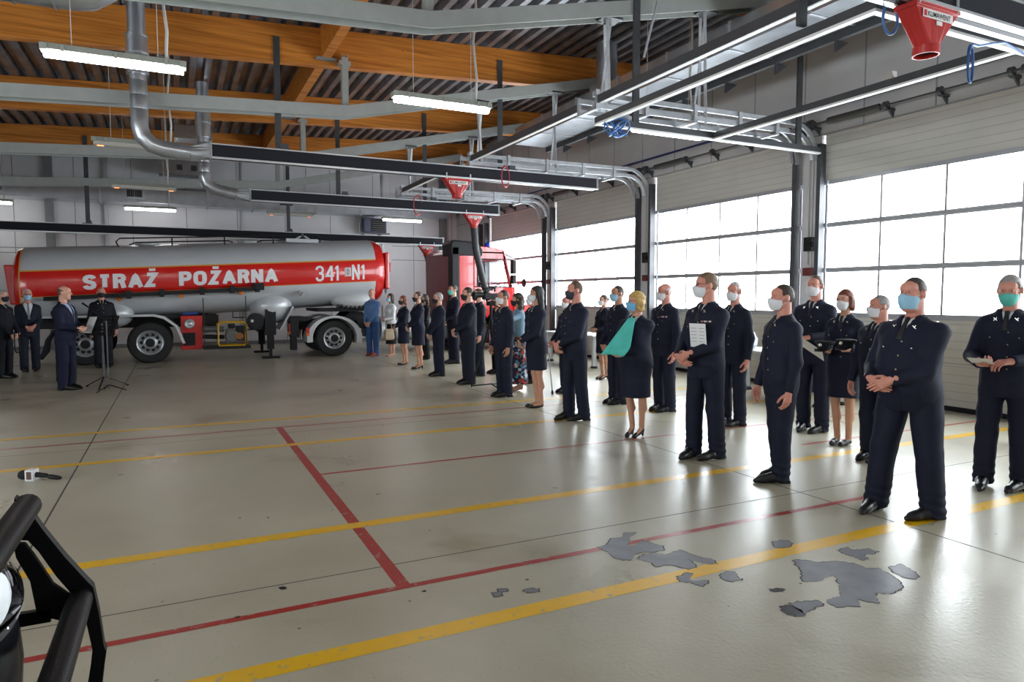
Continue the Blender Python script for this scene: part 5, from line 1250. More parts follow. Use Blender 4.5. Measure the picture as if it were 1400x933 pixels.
    hg = grid_of(allp, hH); hg.D[:] = .12
    for p, k in HP: hg.add(p, k)
    for sx in (-1, 1):   # eye sockets
        fn, lo, hi = el((sx * .032, -.098, .020), (.019, .015, .012)); qq, P = hg.sl(lo - .02, hi + .02); dd = -fn(*P); c = hg.D[qq]; k = .012; r = np.maximum(c, dd); hh = np.maximum(k - np.abs(c - dd), 0) / k; hg.D[qq] = r + hh * hh * k * .25
    face_only = hg.D.copy()
    for p, k in EP: hg.add(p, k)
    hg.add(allp[-1], .02)
    hv, hf = hg.mesh()
    fc = hv[hf].mean(1); mi = np.zeros(len(hf), int)
    mi[(np.abs(fc[:, 0]) < .024) & (fc[:, 1] < -.075) & (fc[:, 2] < -.048) & (fc[:, 2] > -.071)] = 3
    join(HT(hv), hf, list(mi))
    eb = MB()
    for sx in (-1, 1):
        eb.sphere((sx * .032, -.0800, .0185), .0108, 10, 1); eb.sphere((sx * .032, -.0875, .0185), (.0068, .0045, .0066), 8, 2); eb.sphere((sx * .032, -.0800, .0245), (.0150, .0118, .0082), 10, 0); eb.sphere((sx * .032, -.0795, .0092), (.0140, .0112, .0060), 10, 0)
        br = [(sx * (.014 + .034 * t), -.0925 + .016 * t * t, .037 + .006 * math.sin(3 * t)) for t in (0, .3, .6, 1)]
        eb.tube(br, [.0042, .0056, .0052, .003], 6, 4)
        eb.tube([(sx * (.019 + .026 * t), -.0918 + .011 * t * t, .0262 - .004 * (2 * t - 1) ** 2) for t in (0, .25, .5, .75, 1)], .0026, 5, 0)
    o = len(BV); join(HT(eb.v), eb.f, list(eb.m))
    legm = SKIN['legs'] if skirt else SKIN[skin]
    root = mk('person', BV, BF, [SKIN[skin], EYEW, EYED, LIP, HAIRM[hc if hc not in ('white', 'shaved') else 'grey'], legm], None, s, bm)
    root.location = (x, y, 0); root.rotation_euler = (0, 0, th)
    tag(root, label, 'person', group)
    # --- hair
    if hair:
        t = dict(short=.011, buzz=.004, bald=.004, crop=.008, long=.016, curly=.022, bun=.010, bob=.018, wavy=.022, pony=.010)[hair]
        sk = el((0, .014, .030), (.076 + t, .096 + t, .100 + t))
        P = [sk]; 
        if hair == 'long': P += [rc((-.045, .05, -.02), (-.055, .075, -.24), .05, .038), rc((.045, .05, -.02), (.055, .075, -.24), .05, .038), rc((0, .07, .0), (0, .09, -.25), .055, .042), rc((-.075, .0, .02), (-.07, .03, -.14), .022, .02), rc((.075, .0, .02), (.07, .03, -.14), .022, .02)]
        if hair == 'curly': P += [rc((-.05, .06, -.02), (-.075, .06, -.16), .05, .045), rc((.05, .06, -.02), (.075, .06, -.16), .05, .045), rc((0, .08, 0), (0, .09, -.15), .06, .05)]
        if hair in ('bob', 'wavy'): P += [rc((-.06, .04, .0), (-.068, .045, -.09), .042, .036), rc((.06, .04, .0), (.068, .045, -.09), .042, .036), rc((0, .07, .0), (0, .075, -.09), .055, .045), rc((-.082, -.01, .03), (-.078, .0, -.07), .02, .016), rc((.082, -.01, .03), (.078, .0, -.07), .02, .016)]
        if hair == 'bun': P += [el((0, .125, .03), (.045, .04, .042))]
        if hair == 'pony': P += [el((0, .115, .06), (.026, .03, .026)), rc((0, .135, .05), (0, .15, -.09), .03, .02)]
        gh = grid_of(P, hH * 1.1); gh.D[:] = .12
        for p in P: gh.add(p, .02)
        if hair in ('curly', 'wavy'): gh.wrinkle(.011, sd, 2.6)
        elif hair in ('long', 'bob'): gh.wrinkle(.003, sd, 2)
        elif hair in ('short', 'crop'): gh.wrinkle(.0022, sd, 4)
        if hair in ('short', 'buzz', 'crop', 'bun', 'pony'):
            hl = .078 if hair != 'buzz' else .082
            gh.cut(lambda X, Y, Z: np.maximum(-(Z - .006 + .80 * (Y + .0)) * .78, np.minimum(.0 - (Z - hl), (-Y - .03)) - .0 * X))
        elif hair == 'bald':
            gh.cut(lambda X, Y, Z: np.maximum(-(Z + .012 + .62 * Y) * .8, np.maximum(Z - .055 - .35 * Y, -(Y + .015))) + 0 * X)
        else:
            gh.cut(lambda X, Y, Z: np.minimum(.072 - Z - .25 * np.abs(X), -(Y + .028)) + 0 * X)
        if hair in ('short', 'buzz', 'bald', 'crop', 'bun', 'pony'):
            for sx in (-1, 1):
                fn, lo, hi = el((sx * .09, .004, -.004), (.03, .034, .042)); gh.cut(lambda X, Y, Z: -fn(X, Y, Z))
        v, ff = gh.mesh()
        if len(ff): mk('hair', HT(v), ff, HAIRM[hc], root, s)
    # --- mask
    if mask:
        gm = Grid(hg.lo + 2 * hg.h, hg.lo + hg.h * (hg.n - 3), hg.h); 
        n0 = np.minimum(gm.n, hg.n); gm.D = face_only.copy(); gm.n = np.array(gm.D.shape); gm.lo = hg.lo; gm.ax = hg.ax
        puff = [el((0, -.07, -.045), (.052, .052, .056)), rc((0, -.09, .0), (0, -.104, -.02), .012, .02)]
        for p in puff: gm.add(p, .03)
        gm.D = gm.D - .0065
        gm.cut(lambda X, Y, Z: np.maximum(np.maximum(Z - .004 + .30 * np.abs(X), -.112 - Z), Y + .024 + 0.25 * np.abs(Z + .05)))
        v, ff = gm.mesh()
        if len(ff):
            mo = mk('face_mask', HT(v), ff, MASKM[mask], root, s)
            lp = MB()
            for sx in (-1, 1):
                lp.tube([(sx * .062, -.045, -.018), (sx * .078, -.012, .006), (sx * .086, .012, .022)], .0017, 4); lp.tube([(sx * .058, -.04, -.075), (sx * .076, -.01, -.045), (sx * .086, .014, -.03)], .0017, 4)
            mk('ear_loop', HT(lp.v), lp.f, MASKM[mask if mask in ('black', 'dgrey') else 'white'], mo, s)
    if glasses:
        gl = MB()
        for sx in (-1, 1):
            gl.tube([(sx * .032 + .021 * math.cos(k * math.pi / 6), -.1015, .018 + .016 * math.sin(k * math.pi / 6)) for k in range(13)], .0018, 4)
            gl.tube([(sx * .053, -.1, .022), (sx * .078, -.04, .022), (sx * .086, .02, .02)], .0016, 4)
        gl.tube([(-.011, -.103, .022), (.011, -.103, .022)], .0018, 4)
        mk('glasses', HT(gl.v), gl.f, M['black'], root, s)
    # --- lower clothes
    if wear in ('uniform', 'suit', 'casual'):
        P = [TL(.014, .016, None)]
        P[0] = loft([.80, .88, .96, 1.03], np.interp([.80, .88, .96, 1.03], zs, a) + .012, np.interp([.80, .88, .96, 1.03], zs, b) + .014, np.interp([.80, .88, .96, 1.03], zs, cy))
        for (hip, kn, an, fr) in legs:
            hem = V3(an[0], an[1] - .008, .03)
            P += [rc(hip + V3(0, 0, .0), kn, .098 + .022 * fat, .078 + .016 * fat), rc(kn, hem, .079 + .015 * fat, .075 + .012 * fat)]
        gt = grid_of(P, hC, .02); gt.wrinkle(.0042, sd + 3)
        # creases gather above the shoe
        gt.D = gt.D + (.0045 * np.sin(95 * gt.ax[2][None, None, :] + 14 * gt.ax[0][:, None, None] + 9 * gt.ax[1][None, :, None]) * np.clip((.30 - gt.ax[2][None, None, :]) / .22, 0, 1)).astype(np.float32)
        gt.cut(lambda X, Y, Z: .028 + .25 * np.maximum(0, -(Y + .0)) * 0 - Z + 0 * X + 0 * Y)
        v, ff = gt.mesh()
        tc = dict(uniform=jcol, suit=jcol, casual=CLOTH['jeans'])[wear]
        mk('trousers', v, ff, tc, root, s)
    elif skirt:
        if wear == 'floral': hz_, wid, cm = .13, .045, FLORAL
        elif wear == 'fem_black': hz_, wid, cm = .36, .004, CLOTH['black']
        else: hz_, wid, cm = .56 if wear == 'uniskirt' else .50, .010, jcol
        zz = [hz_, .75, .88, .96, 1.06]; ax_ = np.interp([.80, .80, .88, .96, 1.06], zs, a) + np.array([.028 + wid, .036, .018, .014, .012]); bx_ = np.interp([.80, .80, .88, .96, 1.06], zs, b) + np.array([.05 + wid, .045, .022, .016, .012])
        gs = grid_of([loft(zz, ax_, bx_, np.interp([.85, .85, .88, .96, 1.06], zs, cy))], hC, 0); gs.wrinkle(.003 if wear != 'floral' else .007, sd + 5, .8)
        v, ff = gs.mesh(); mk('skirt', v, ff, cm, root, s)
    # --- upper clothes
    hem = {'uniform': .78, 'suit': .76, 'casual': .90, 'uniskirt': .86, 'skirt_suit': .84, 'fem_black': .93, 'floral': .93}[wear]
    if wear == 'uniform' and fat > .5: hem = .80
    zv = {'uniform': 1.35, 'suit': 1.16, 'casual': 1.44, 'uniskirt': 1.36, 'skirt_suit': 1.30, 'fem_black': 1.42, 'floral': 1.42}[wear]
    ucol = jcol
    if wear == 'casual': ucol = CLOTH[jc or 'denim']
    if wear == 'fem_black': ucol = CLOTH['white']
    if wear == 'floral': ucol = CLOTH['ltdenim']
    pa, pb = (.014, .018) if fem else (.014, .020)
    lo_z = hem
    zz = np.concatenate([[lo_z], zs[zs > lo_z + .02]])
    A = np.interp(zz, zs, a) + pa + np.clip((1.0 - zz) * .06, 0, .02); B = np.interp(zz, zs, b) + pb + np.clip((1.0 - zz) * .07, 0, .02); Yc = np.interp(zz, zs, cy)
    P = [(loft(zz, A, B, Yc), .0)]
    if fem: P += [(el((-.072, -.085 - f * .5, 1.285), (.072, .07, .07)), .04), (el((.072, -.085 - f * .5, 1.285), (.072, .07, .07)), .04)]
    for key in 'RL':
        S_, E, W2, d, n, sd_ = arms[key]
        u = (W2 - E) / np.linalg.norm(W2 - E)
        P += [(el(S_ + V3(-sd_ * .01, 0, .004), (.064 + .01 * fat, .072 + .01 * fat, .066)), .07), (rc(S_, E, .066 + .012 * fat - (.008 if fem else 0), .056 + .008 * fat - (.004 if fem else 0)), .012), (rc(E, W2 + u * .005, .056 + .008 * fat - (.004 if fem else 0), .043 - (.003 if fem else 0), True), .02)]
    P += [(rc((-.06, .024, 1.472), (.06, .024, 1.472), .033, .033), .03), (rc((0, .034, 1.485), (0, .038, 1.497), .064, .060), .02)]
    gj = grid_of([p for p, k in P], hC); gj.D[:] = .12
    for p, k in P: gj.add(p, k)
    gj.wrinkle(.0040 if wear != 'casual' else .006, sd + 9)
    # elbow folds
    if wear != 'floral':
        X, Y, Z = gj.ax[0][:, None, None], gj.ax[1][None, :, None], gj.ax[2][None, None, :]
        vw = (Z - zv) * .30; band = np.abs(X) - vw
        lap = (band > 0) & (band < .05) & (Y < 0) & (Z > zv)
        gj.D = gj.D - np.where(lap, .005, 0).astype(np.float32)
        gj.D = np.maximum(gj.D, -np.maximum(band, Y - .012) )
        # centre seam and pocket flaps
        if wear in ('uniform', 'suit', 'uniskirt', 'skirt_suit'):
            gj.D = gj.D + np.where((np.abs(X - .012) < .007) & (Y < 0) & (Z < zv) & (Z > hem), .004, 0).astype(np.float32)
            for sx in (-1, 1): gj.D = gj.D - np.where((np.abs(X - sx * .095) < .06) & (Y < 0) & (np.abs(Z - (hem + .15)) < .025), .005, 0).astype(np.float32)
            if not fem:
                for sx in (-1, 1): gj.D = gj.D - np.where((np.abs(X - sx * .10) < .05) & (Y < 0) & (np.abs(Z - 1.255) < .02), .004, 0).astype(np.float32)
    neck = (lambda X, Y, Z: .075 - .0 - np.sqrt(X * X + (Y - .012) ** 2) if False else None)
    v, ff = gj.mesh(); jk = mk({'casual': 'shirt', 'fem_black': 'blouse', 'floral': 'denim_jacket'}.get(wear, 'jacket'), v, ff, ucol, root, s)
    if wear in ('uniform', 'suit', 'uniskirt', 'skirt_suit'):
        P = [(loft([1.02, 1.12, 1.22, 1.32, 1.40, 1.455, 1.50], np.interp([1.02, 1.12, 1.22, 1.32, 1.40, 1.455, 1.50], zs, a) - .004, np.interp([1.02, 1.12, 1.22, 1.32, 1.40, 1.455, 1.50], zs, b) + .010, np.interp([1.02, 1.12, 1.22, 1.32, 1.40, 1.455, 1.50], zs, cy)), 0), (rc((0, .026, 1.44), (0, .018, 1.535), .067 + .01 * fat - (.01 if fem else 0), .061 + .01 * fat - (.01 if fem else 0), True), .02)]
        gs = grid_of([p for p, k in P], hC); gs.D[:] = .12
        for p, k in P: gs.add(p, k)
        gs.cut(lambda X, Y, Z: (np.abs(X) - .085) + 0 * Y + 0 * Z)
        gs.cut(lambda X, Y, Z: (Z - 1.508 - .32 * (Y - .02)) + 0 * X)
        v, ff = gs.mesh(); mk('shirt', v, ff, CLOTH['pblue' if wear == 'suit' and tie == 'blue' else 'white'], root, s)
        tb = MB(); tz = np.linspace(1.485, max(zv - .02, 1.10), 7); pts = []
        for i, z in enumerate(tz):
            yy = front_y(gs, 0, z); yy = -.1 if yy is None else yy
            pts.append((0, yy - .006, z))
        if len(pts) > 1:
            tb.tube(pts, [.018] + [.014 + .002 * i for i in range(6)], 8, flat=None)
            mk('tie', [(px_ * 1.15, pts[min(6, i // 8)][1] + (py_ - pts[min(6, i // 8)][1]) * .45, pz_) for i, (px_, py_, pz_) in enumerate(tb.v)], tb.f, TIE[tie], root, s)
    # --- buttons, badges, ribbons on near uniforms
    if wear in ('uniform', 'uniskirt') and q < 2 or (wear == 'uniform' and detail):
        for i, z in enumerate((zv - .03, zv - .13, zv - .23, zv - .33)):
            yy = front_y(gj, .03, z)
            if yy is not None and yy < -.05:
                o = bpy.data.objects.new('button', dot_mesh('button', .0068, GOLD)); COL.objects.link(o); o.parent = root; o.location = (.028 * s, (yy - .002) * s, z * s)
        for sx in (-1, 1):
            z = 1.425; yy = front_y(gj, sx * .072, z)
            if yy is not None:
                b = MB(); b.bar((sx * .072 - .012, yy - .004, z - .012), (sx * .072 + .012, yy - .004, z + .012), .006, .005); b.bar((sx * .072 - .012, yy - .004, z + .012), (sx * .072 + .012, yy - .004, z - .012), .006, .005); b.sphere((sx * .072, yy - .004, z), .006, 6)
                mk('collar_badge', b.v, b.f, SILVER, root, s, smooth=False)
            b = MB(); S_ = arms['L' if sx > 0 else 'R'][0]; zt = 1.382 + .068 + .012 * fat
            b.bar((sx * (shx - .012), .012, zt), (sx * (shx + .022), .012, zt - .012), .03, .006)
            if not fem: mk('shoulder_badge', b.v, b.f, SILVER if detail else jcol, root, s, smooth=False)
            z = 1.275; yy = front_y(gj, sx * .10, z)
            if yy is not None:
                o = bpy.data.objects.new('button', dot_mesh('pocket_button', .006, SILVER)); COL.objects.link(o); o.parent = root; o.location = (sx * .10 * s, (yy - .001) * s, z * s)
        if ribbon:
            b = MB(); z = 1.33
            for i in range(6):
                xx = .065 + i * .014; yy = front_y(gj, xx, z)
                if yy is not None: b.box(xx, xx + .0135, yy - .008, yy + .004, z - .007, z + .007, i % 3)
            mk('ribbon_bar', b.v, b.f, [SILVER, mat('ribbon_red', (.4, .03, .03), .6), CLOTH['white']], root, s, b.m, smooth=False)
    # --- shoes
    for (hip, kn, an, fr), sd_ in zip(legs, (-1, 1)):
        fx, fy = an[0], an[1] - .035; h = hz
        if fem:
            P = [rc((0, .035, .036 + h), (0, -.04, .034 + h * .6), .033, .034), rc((0, -.04, .032 + h * .55), (0, -.125, .024), .036, .026), rc((0, -.125, .024), (0, -.155, .02), .028, .014)]
            if h > .02: P.append(rc((0, .05, h + .01), (0, .052, .008), .022, .012))
        else:
            P = [rc((0, .05, .05), (0, -.05, .055), .043, .046), rc((0, -.05, .05), (0, -.16, .032), .046, .036), rc((0, -.13, .03), (0, -.205, .020), .039, .020), bx((0, .055, .015), (.038, .05, .016), .01)]
        gs = grid_of(P, min(hC, .008 + .003 * q)); gs.D[:] = .12
        for p in P: gs.add(p, .015)
        gs.cut(lambda X, Y, Z: -Z + 0 * X + 0 * Y)
        if fem:
            gs.cut(lambda X, Y, Z: np.where((Y > -.085) & (Y < .03), Z - (.030 + h * np.clip((Y + .09) / .12, 0, 1)), -.1) + 0 * X if heel is not None else X * 0 + Y * 0 + Z * 0 - .1)
        v, ff = gs.mesh(); a_ = math.radians(fr); R = np.array([[math.cos(a_), -math.sin(a_), 0], [math.sin(a_), math.cos(a_), 0], [0, 0, 1]])
        sm = LEATHER if wear != 'casual' else mat('red_leather', (.28, .035, .02), .5)
        if wear in ('fem_black', 'floral'): sm = mat('nude_shoe', (.5, .27, .2), .4)
        mk('shoe', v @ R.T + V3(fx, fy, 0), ff, sm, root, s)
    PEOPLE.append(root)
    ctx = dict(root=root, s=s, gj=gj, arms=arms, HT=HT, th=th, pos=(x, y))
    def W(p):   # local canonical point to world
        lx, ly = p[0] * s, p[1] * s
        return Vector((x + lx * math.cos(th) - ly * math.sin(th), y + lx * math.sin(th) + ly * math.cos(th), p[2] * s))
    ctx['W'] = W
    return ctx
FRONT = 'uniformed people in the front row along the floor joint'; BACKG = 'uniformed people in the second row by the doors'; LEFTG = 'people beside the speaker on the left'
p1 = person('very large man in front row with blue mask and hand on belly, nearest the viewer', 4.92, 3.24, 1.79, 186, 178, skin='red', hair='buzz', hc='dark', mask='blue', pose='belly', fat=1.0, feet=((-.19, -.10, 8), (.17, .03, -22)), group=FRONT, detail=1)
p2 = person('balding man in front row with white mask, arms hanging, seen in profile', 4.82, 4.37, 1.755, 163, 158, skin='red', hair='buzz', hc='dark', mask='white', pose='side', fat=.15, group=FRONT, detail=1, feet=((-.10, .06, 10), (.10, -.06, -10)))
p3 = person('tall man in front row with white mask, ribbon bar and white certificate on his chest', 4.80, 5.31, 1.885, 188, 158, skin='red', hair='short', hc='sandy', mask='white', pose='paper', fat=.25, ribbon=True, glasses=True, group=FRONT, detail=1, feet=((-.1, -.06, 10), (.1, .05, -10)))
p4 = person('blonde woman in dark skirt suit with teal scarf and sky blue mask', 4.81, 6.49, 1.70, 206, 168, sex='f', skin='fair', hair='wavy', hc='blond', mask='sky', wear='skirt_suit', pose='sling', fat=.9, heel=.05, glasses=True, group=FRONT)
p5 = person('man in front row with dark grey mask and short hair, hands folded', 4.74, 7.74, 1.85, 180, 166, skin='red', hair='buzz', hc='brown', mask='dgrey', pose='clasp', fat=.3, group=FRONT, feet=((-.1, -.05, 10), (.1, .06, -10)))
p6 = person('woman with long straight black hair, white mask and short dark skirt', 4.77, 8.87, 1.80, 172, 168, sex='f', skin='tan', hair='long', hc='black', mask='white', wear='uniskirt', pose='clasp', heel=.0, fat=.15, group=FRONT)
p7 = person('tanned man in front row with shaved head and white mask, arms hanging', 4.81, 10.09, 1.75, 186, 180, skin='tan', hair='buzz', hc='dark', mask='white', pose='side', fat=.35, group=FRONT)
p8 = person('dark haired heavy man in front row with black mask, behind the tripod', 4.90, 11.83, 1.81, 180, 176, skin='fair', hair='short', hc='dark', mask='black', pose='clasp', fat=.5, jc='dsuit', group=FRONT)
p9 = person('short grey haired man in front row with black mask and folded hands', 4.85, 13.3, 1.72, 182, 184, skin='fair', hair='short', hc='grey', mask='black', pose='low', fat=.1, group=FRONT)
p10 = person('woman with dark pinned up hair, black mask and dark knee skirt', 4.88, 14.71, 1.75, 184, 188, sex='f', skin='fair', hair='bun', hc='dark', mask='black', wear='uniskirt', pose='clasp', heel=.05, fat=.3, group=FRONT)
p11 = person('red haired woman with black mask and dark skirt suit, left of the pinned up hair', 4.88, 15.81, 1.66, 186, 190, sex='f', skin='fair', hair='bob', hc='red', mask='black', wear='uniskirt', pose='clasp', heel=.02, fat=.05, group=FRONT)
p12 = person('woman in white blouse and black skirt with blue mask, beside the denim shirt man', 5.26, 18.2, 1.72, 196, 194, sex='f', skin='pale', hair='long', hc='dark', mask='blue', wear='fem_black', pose='waist', heel=.04, group='civilians at the far end of the row')
p13 = person('man in blue denim shirt, jeans and red shoes standing by the tanker', 4.86, 18.62, 1.85, 222, 222, skin='fair', hair='bald', hc='grey', mask=None, wear='casual', pose='low', fat=.2, group='civilians at the far end of the row')
# second row
s14 = person('tall man in white mask behind the front row, holding white sheets of paper', 6.94, 5.80, 1.90, 196, 192, skin='red', hair='buzz', hc='brown', mask='white', pose='hold', fat=.3, group=BACKG, detail=1)
s15 = person('red haired woman in short skirt holding two dark caps', 6.6, 5.12, 1.72, 192, 188, sex='f', skin='fair', hair='crop' if False else 'bob', hc='red', mask='white', wear='uniskirt', pose='caps', group=BACKG, fat=.1)
s16 = person('short man in white mask turning his head away, between cap woman and large man', 6.26, 4.46, 1.66, 178, 152, skin='red', hair='buzz', hc='grey', mask='white', pose='side', fat=.4, group=BACKG)
s17 = person('man in teal green mask reading a paper at the right edge', 6.32, 3.32, 1.83, 196, 196, pitch=12, skin='red', hair='short', hc='grey', mask='teal', pose='hold', fat=.2, group=BACKG, detail=1, feet=((-.13, -.04, 10), (.12, .04, -14)))
s18 = person('person in dark trousers mostly hidden behind the man reading a paper', 8.44, 4.1, 1.68, 190, 190, skin='fair', hair='short', hc='brown', mask='white', pose='side', group=BACKG)
s19 = person('bald man with glasses and white mask, arms hanging, behind the blonde woman', 6.26, 7.78, 1.83, 186, 172, skin='red', hair='bald', hc='white', mask='white', glasses=True, pose='side', fat=.25, ribbon=True, group=BACKG, detail=1)
s20 = person('white haired man with white mask standing close behind the man with certificate', 6.36, 6.54, 1.83, 190, 196, skin='red', hair='crop', hc='white', mask='white', pose='side', fat=.1, group=BACKG)
s21 = person('man with shaved head and blue mask behind the blonde woman, hands folded', 6.04, 8.63, 1.81, 182, 176, skin='tan', hair='buzz', hc='dark', mask='blue', pose='low', fat=.15, group=BACKG)
s22 = person('woman with dark tied hair and white mask standing back by the table', 7.56, 11.28, 1.68, 184, 182, sex='f', skin='fair', hair='bun', hc='dark', mask='white', wear='uniskirt', pose='waist', heel=.05, group=BACKG)
s23 = person('short balding man with white mask leaning on a crutch behind the grey masked man', 5.97, 10.0, 1.66, 184, 190, skin='red', hair='bald', hc='brown', mask='white', pose='crutch', fat=.3, group=BACKG)
s25 = person('woman in light denim jacket and floral long skirt with curly dark hair', 5.33, 10.6, 1.70, 165, 150, sex='f', skin='fair', hair='curly', hc='dark', mask='black', wear='floral', pose='photo', group='civilians among the uniforms', heel=.02)
s26 = person('balding man half hidden between curly haired woman and black haired woman', 6.03, 11.4, 1.71, 182, 182, skin='red', hair='bald', hc='brown', mask='white', pose='side', group=BACKG)
s27 = person('man half hidden directly behind the dark haired heavy man', 5.59, 12.94, 1.80, 180, 180, skin='fair', hair='short', hc='brown', mask='black', pose='side', jc='dsuit', group=BACKG)
s28 = person('tall young man with teal mask in front of the red truck cab', 6.08, 15.62, 1.93, 188, 192, skin='fair', hair='short', hc='dark', mask='teal', pose='clasp', group=BACKG)
s29 = person('person with camera behind the tripod, hidden by the tanned man', 6.1, 13.16, 1.68, 176, 176, skin='fair', hair='short', hc='dark', mask='black', pose='hand_up', jc='black', group=BACKG)
s30 = person('curly dark haired woman half hidden behind the woman with pinned up hair', 5.75, 16.78, 1.69, 188, 188, sex='f', skin='fair', hair='curly', hc='dark', mask='black', wear='uniform', pose='clasp', jc='black', group=BACKG)
# left group
l31 = person('speaker in dark blue suit and blue tie without mask, beside the music stand', -1.75, 14.21, 1.83, 336, 346, skin='fair', hair='bald', hc='brown', mask=None, wear='suit', tie='blue', pose='waist', fat=.2, group=LEFTG)
l32 = person('white haired man in dark suit with glasses, blue mask and grey tie', -2.9, 18.04, 1.80, 284, 288, skin='red', hair='crop', hc='white', mask='blue', wear='suit', jc='dsuit', tie='grey', glasses=True, pose='clasp', fat=.35, group=LEFTG)
l33 = person('man in black uniform with black mask at the left edge, facing right', -3.12, 16.79, 1.77, 330, 335, skin='fair', hair='crop', hc='grey', mask='black', jc='ink', pose='low', fat=.2, group=LEFTG)
l34 = person('man in black uniform with black mask standing behind the music stand', -1.53, 18.3, 1.86, 276, 276, skin='red', hair='bald', hc='grey', mask='black', jc='ink', pose='side', fat=.2, group=LEFTG, detail=1)
l35 = person('uniformed person almost hidden behind the speaker', -1.93, 15.6, 1.72, 300, 300, skin='fair', hair='short', hc='dark', mask='black', jc='ink', pose='low', fat=.15, group=LEFTG)
# ------------------------------------------------------------------ things held or standing about
PAPER = mat('paper', (.78, .78, .78), .6); MICW = mat('mic_flag_white', (.72, .72, .74), .35); FOAM = mat('mic_foam', (.008, .008, .009), .9, bump=.5, bscale=300)
# reporter microphone on the floor
mc = thing('microphone', 'black reporter microphone with white cube lying on the floor, left', 'microphone', (-1.2, 7.3, 0))
a_ = math.radians(-22); ux = Vector((math.cos(a_), math.sin(a_), 0)); uy = Vector((-math.sin(a_), math.cos(a_), 0)); c0 = Vector((-1.2, 7.3, .052))
ox = Vector((.93, -.37, 0)).normalized()
b = MB(); b.obox(c0, ux * .036, uy * .046, Vector((0, 0, .05))); b.build('mic_flag', [MICW], mc, bevel=.004)
b = MB(); b.obox(c0 - uy * .047 + Vector((0, 0, .002)), ux * .02, uy * .0015, Vector((0, 0, .034))); b.build('flag_emblem', [mat('emblem_brown', (.10, .04, .035), .5)], mc)
b = MB(); b.tube([c0 - ux * .115, c0 - ux * .105, c0 - ux * .08, c0 - ux * .045, c0 - ux * .03], [.012, .032, .043, .04, .036], 16); b.build('foam_cover', [FOAM], mc, smooth='auto')
b = MB(); b.tube([c0 + ux * .03, c0 + ux * .05, c0 + ux * .13 - Vector((0, 0, .01))], [.024, .023, .019], 14); b.build('handle', [M['black']], mc, smooth='auto')
b = MB(); b.tube([c0 + ux * .13 - Vector((0, 0, .014)), c0 + ux * .155 - Vector((0, 0, .02)), c0 + ux * .22 - Vector((0, 0, .03)), c0 + ux * .25 - Vector((0, 0, .033))], [.014, .022, .02, .011], 12); b.build('transmitter', [M['black']], mc, smooth='auto')
# music stand with speech sheets
ms = thing('music_stand', 'black perforated music stand with white sheets in front of the speaker', 'music stand', (-1.2, 14.25, 0))
b = MB(); b.tube([(-1.2, 14.25, .1), (-1.2, 14.25, 1.16)], .014, 8); b.tube([(-1.2, 14.25, .1), (-1.2, 14.25, .62)], .019, 8); b.build('pole', [M['dsteel']], ms)
for a in (20, 140, 262):
    b = MB(); ca, sa = math.cos(math.radians(a)), math.sin(math.radians(a)); b.bar((-1.2, 14.25, .2), (-1.2 + .38 * ca, 14.25 + .38 * sa, .02), .022, .012); b.tube([(-1.2 + .36 * ca, 14.25 + .36 * sa, .014), (-1.2 + .40 * ca, 14.25 + .40 * sa, .014)], .013, 6); b.build('leg', [M['black']], ms)
# tilted desk: faces the speaker (-x side), built from strips so the slots are real openings
dk_ = MB(); O = Vector((-1.2, 14.25, 1.13)); u = Vector((.88, -.47, 0)).normalized(); w_ = Vector((.26, .48, .83)).normalized(); nn = u.cross(w_)
rows = [-.17, -.10, -.03, .04, .11, .18]
for i, r in enumerate(rows): dk_.obox(O + w_ * r, u * .25, w_ * .018, nn * .002)
for k in (-.25, -.16, -.08, .0, .08, .16, .25): dk_.obox(O + u * k, u * .014, w_ * .19, nn * .002)
dk_.obox(O - w_ * .19 - nn * .02, u * .25, nn * .025, w_ * .003); dk_.build('desk', [M['black']], ms)
sh_ = thing('speech_sheet', 'white sheet of paper lying on the music stand', 'paper', tuple(O))
b = MB(); b.obox(O + nn * .006 - u * .21, u * .07, w_ * .17, nn * .001); b.build('sheet', [PAPER], sh_)
mt = thing('microphone_stand', 'thin black microphone stand with boom pointing at the speaker', 'microphone stand', (-1.08, 13.6, 0))
b = MB(); b.tube([(-1.08, 13.6, .05), (-1.08, 13.6, 1.22)], .011, 8); b.build('pole', [M['dsteel']], mt)
b = MB(); b.tube([(-1.08, 13.6, 1.22), (-1.37, 13.75, 1.48)], .008, 6); b.tube([(-1.34, 13.73, 1.455), (-1.44, 13.78, 1.53)], [.014, .02], 8); b.build('boom', [M['black']], mt)
for a in (-8, 110, 232):
    b = MB(); ca, sa = math.cos(math.radians(a)), math.sin(math.radians(a)); b.tube([(-1.08, 13.6, .12), (-1.08 + .27 * ca, 13.6 + .27 * sa, .016)], .01, 6); b.build('leg', [M['black']], mt)
# certificate held by the tall man
def sheet(ctx, name, label, c, ax, ay, w, h, cat='paper', mi=PAPER, lines=False, group=None):
    W = ctx['W'] if ctx else Vector; o0 = W((0, 0, 0)); C0 = W(c); A = (W(ax) - o0).normalized(); B = (W(ay) - o0).normalized(); B = (B - A * A.dot(B)).normalized(); N_ = A.cross(B)
    t = thing(name, label, cat, tuple(C0), group)
    b = MB(); b.obox(C0, A * w / 2, B * h / 2, N_ * .0012); b.build('page', [mi], t)
    if lines:
        b = MB()
        for i in range(5):
            for j in (-.25, .25): b.obox(C0 + B * (h * (.3 - .14 * i)) + A * (w * j), A * w * .17, B * h * .012, N_ * .0018)
        b.build('printed_lines', [mat('print_grey', (.35, .34, .36), .6)], t)
    return t
sheet(p3, 'certificate', 'white certificate held against the chest of the tall man in front row', (.07, -.20, 1.20), (1, 0, .0), (.08, -.12, 1), .20, .235, lines=True, cat='certificate')
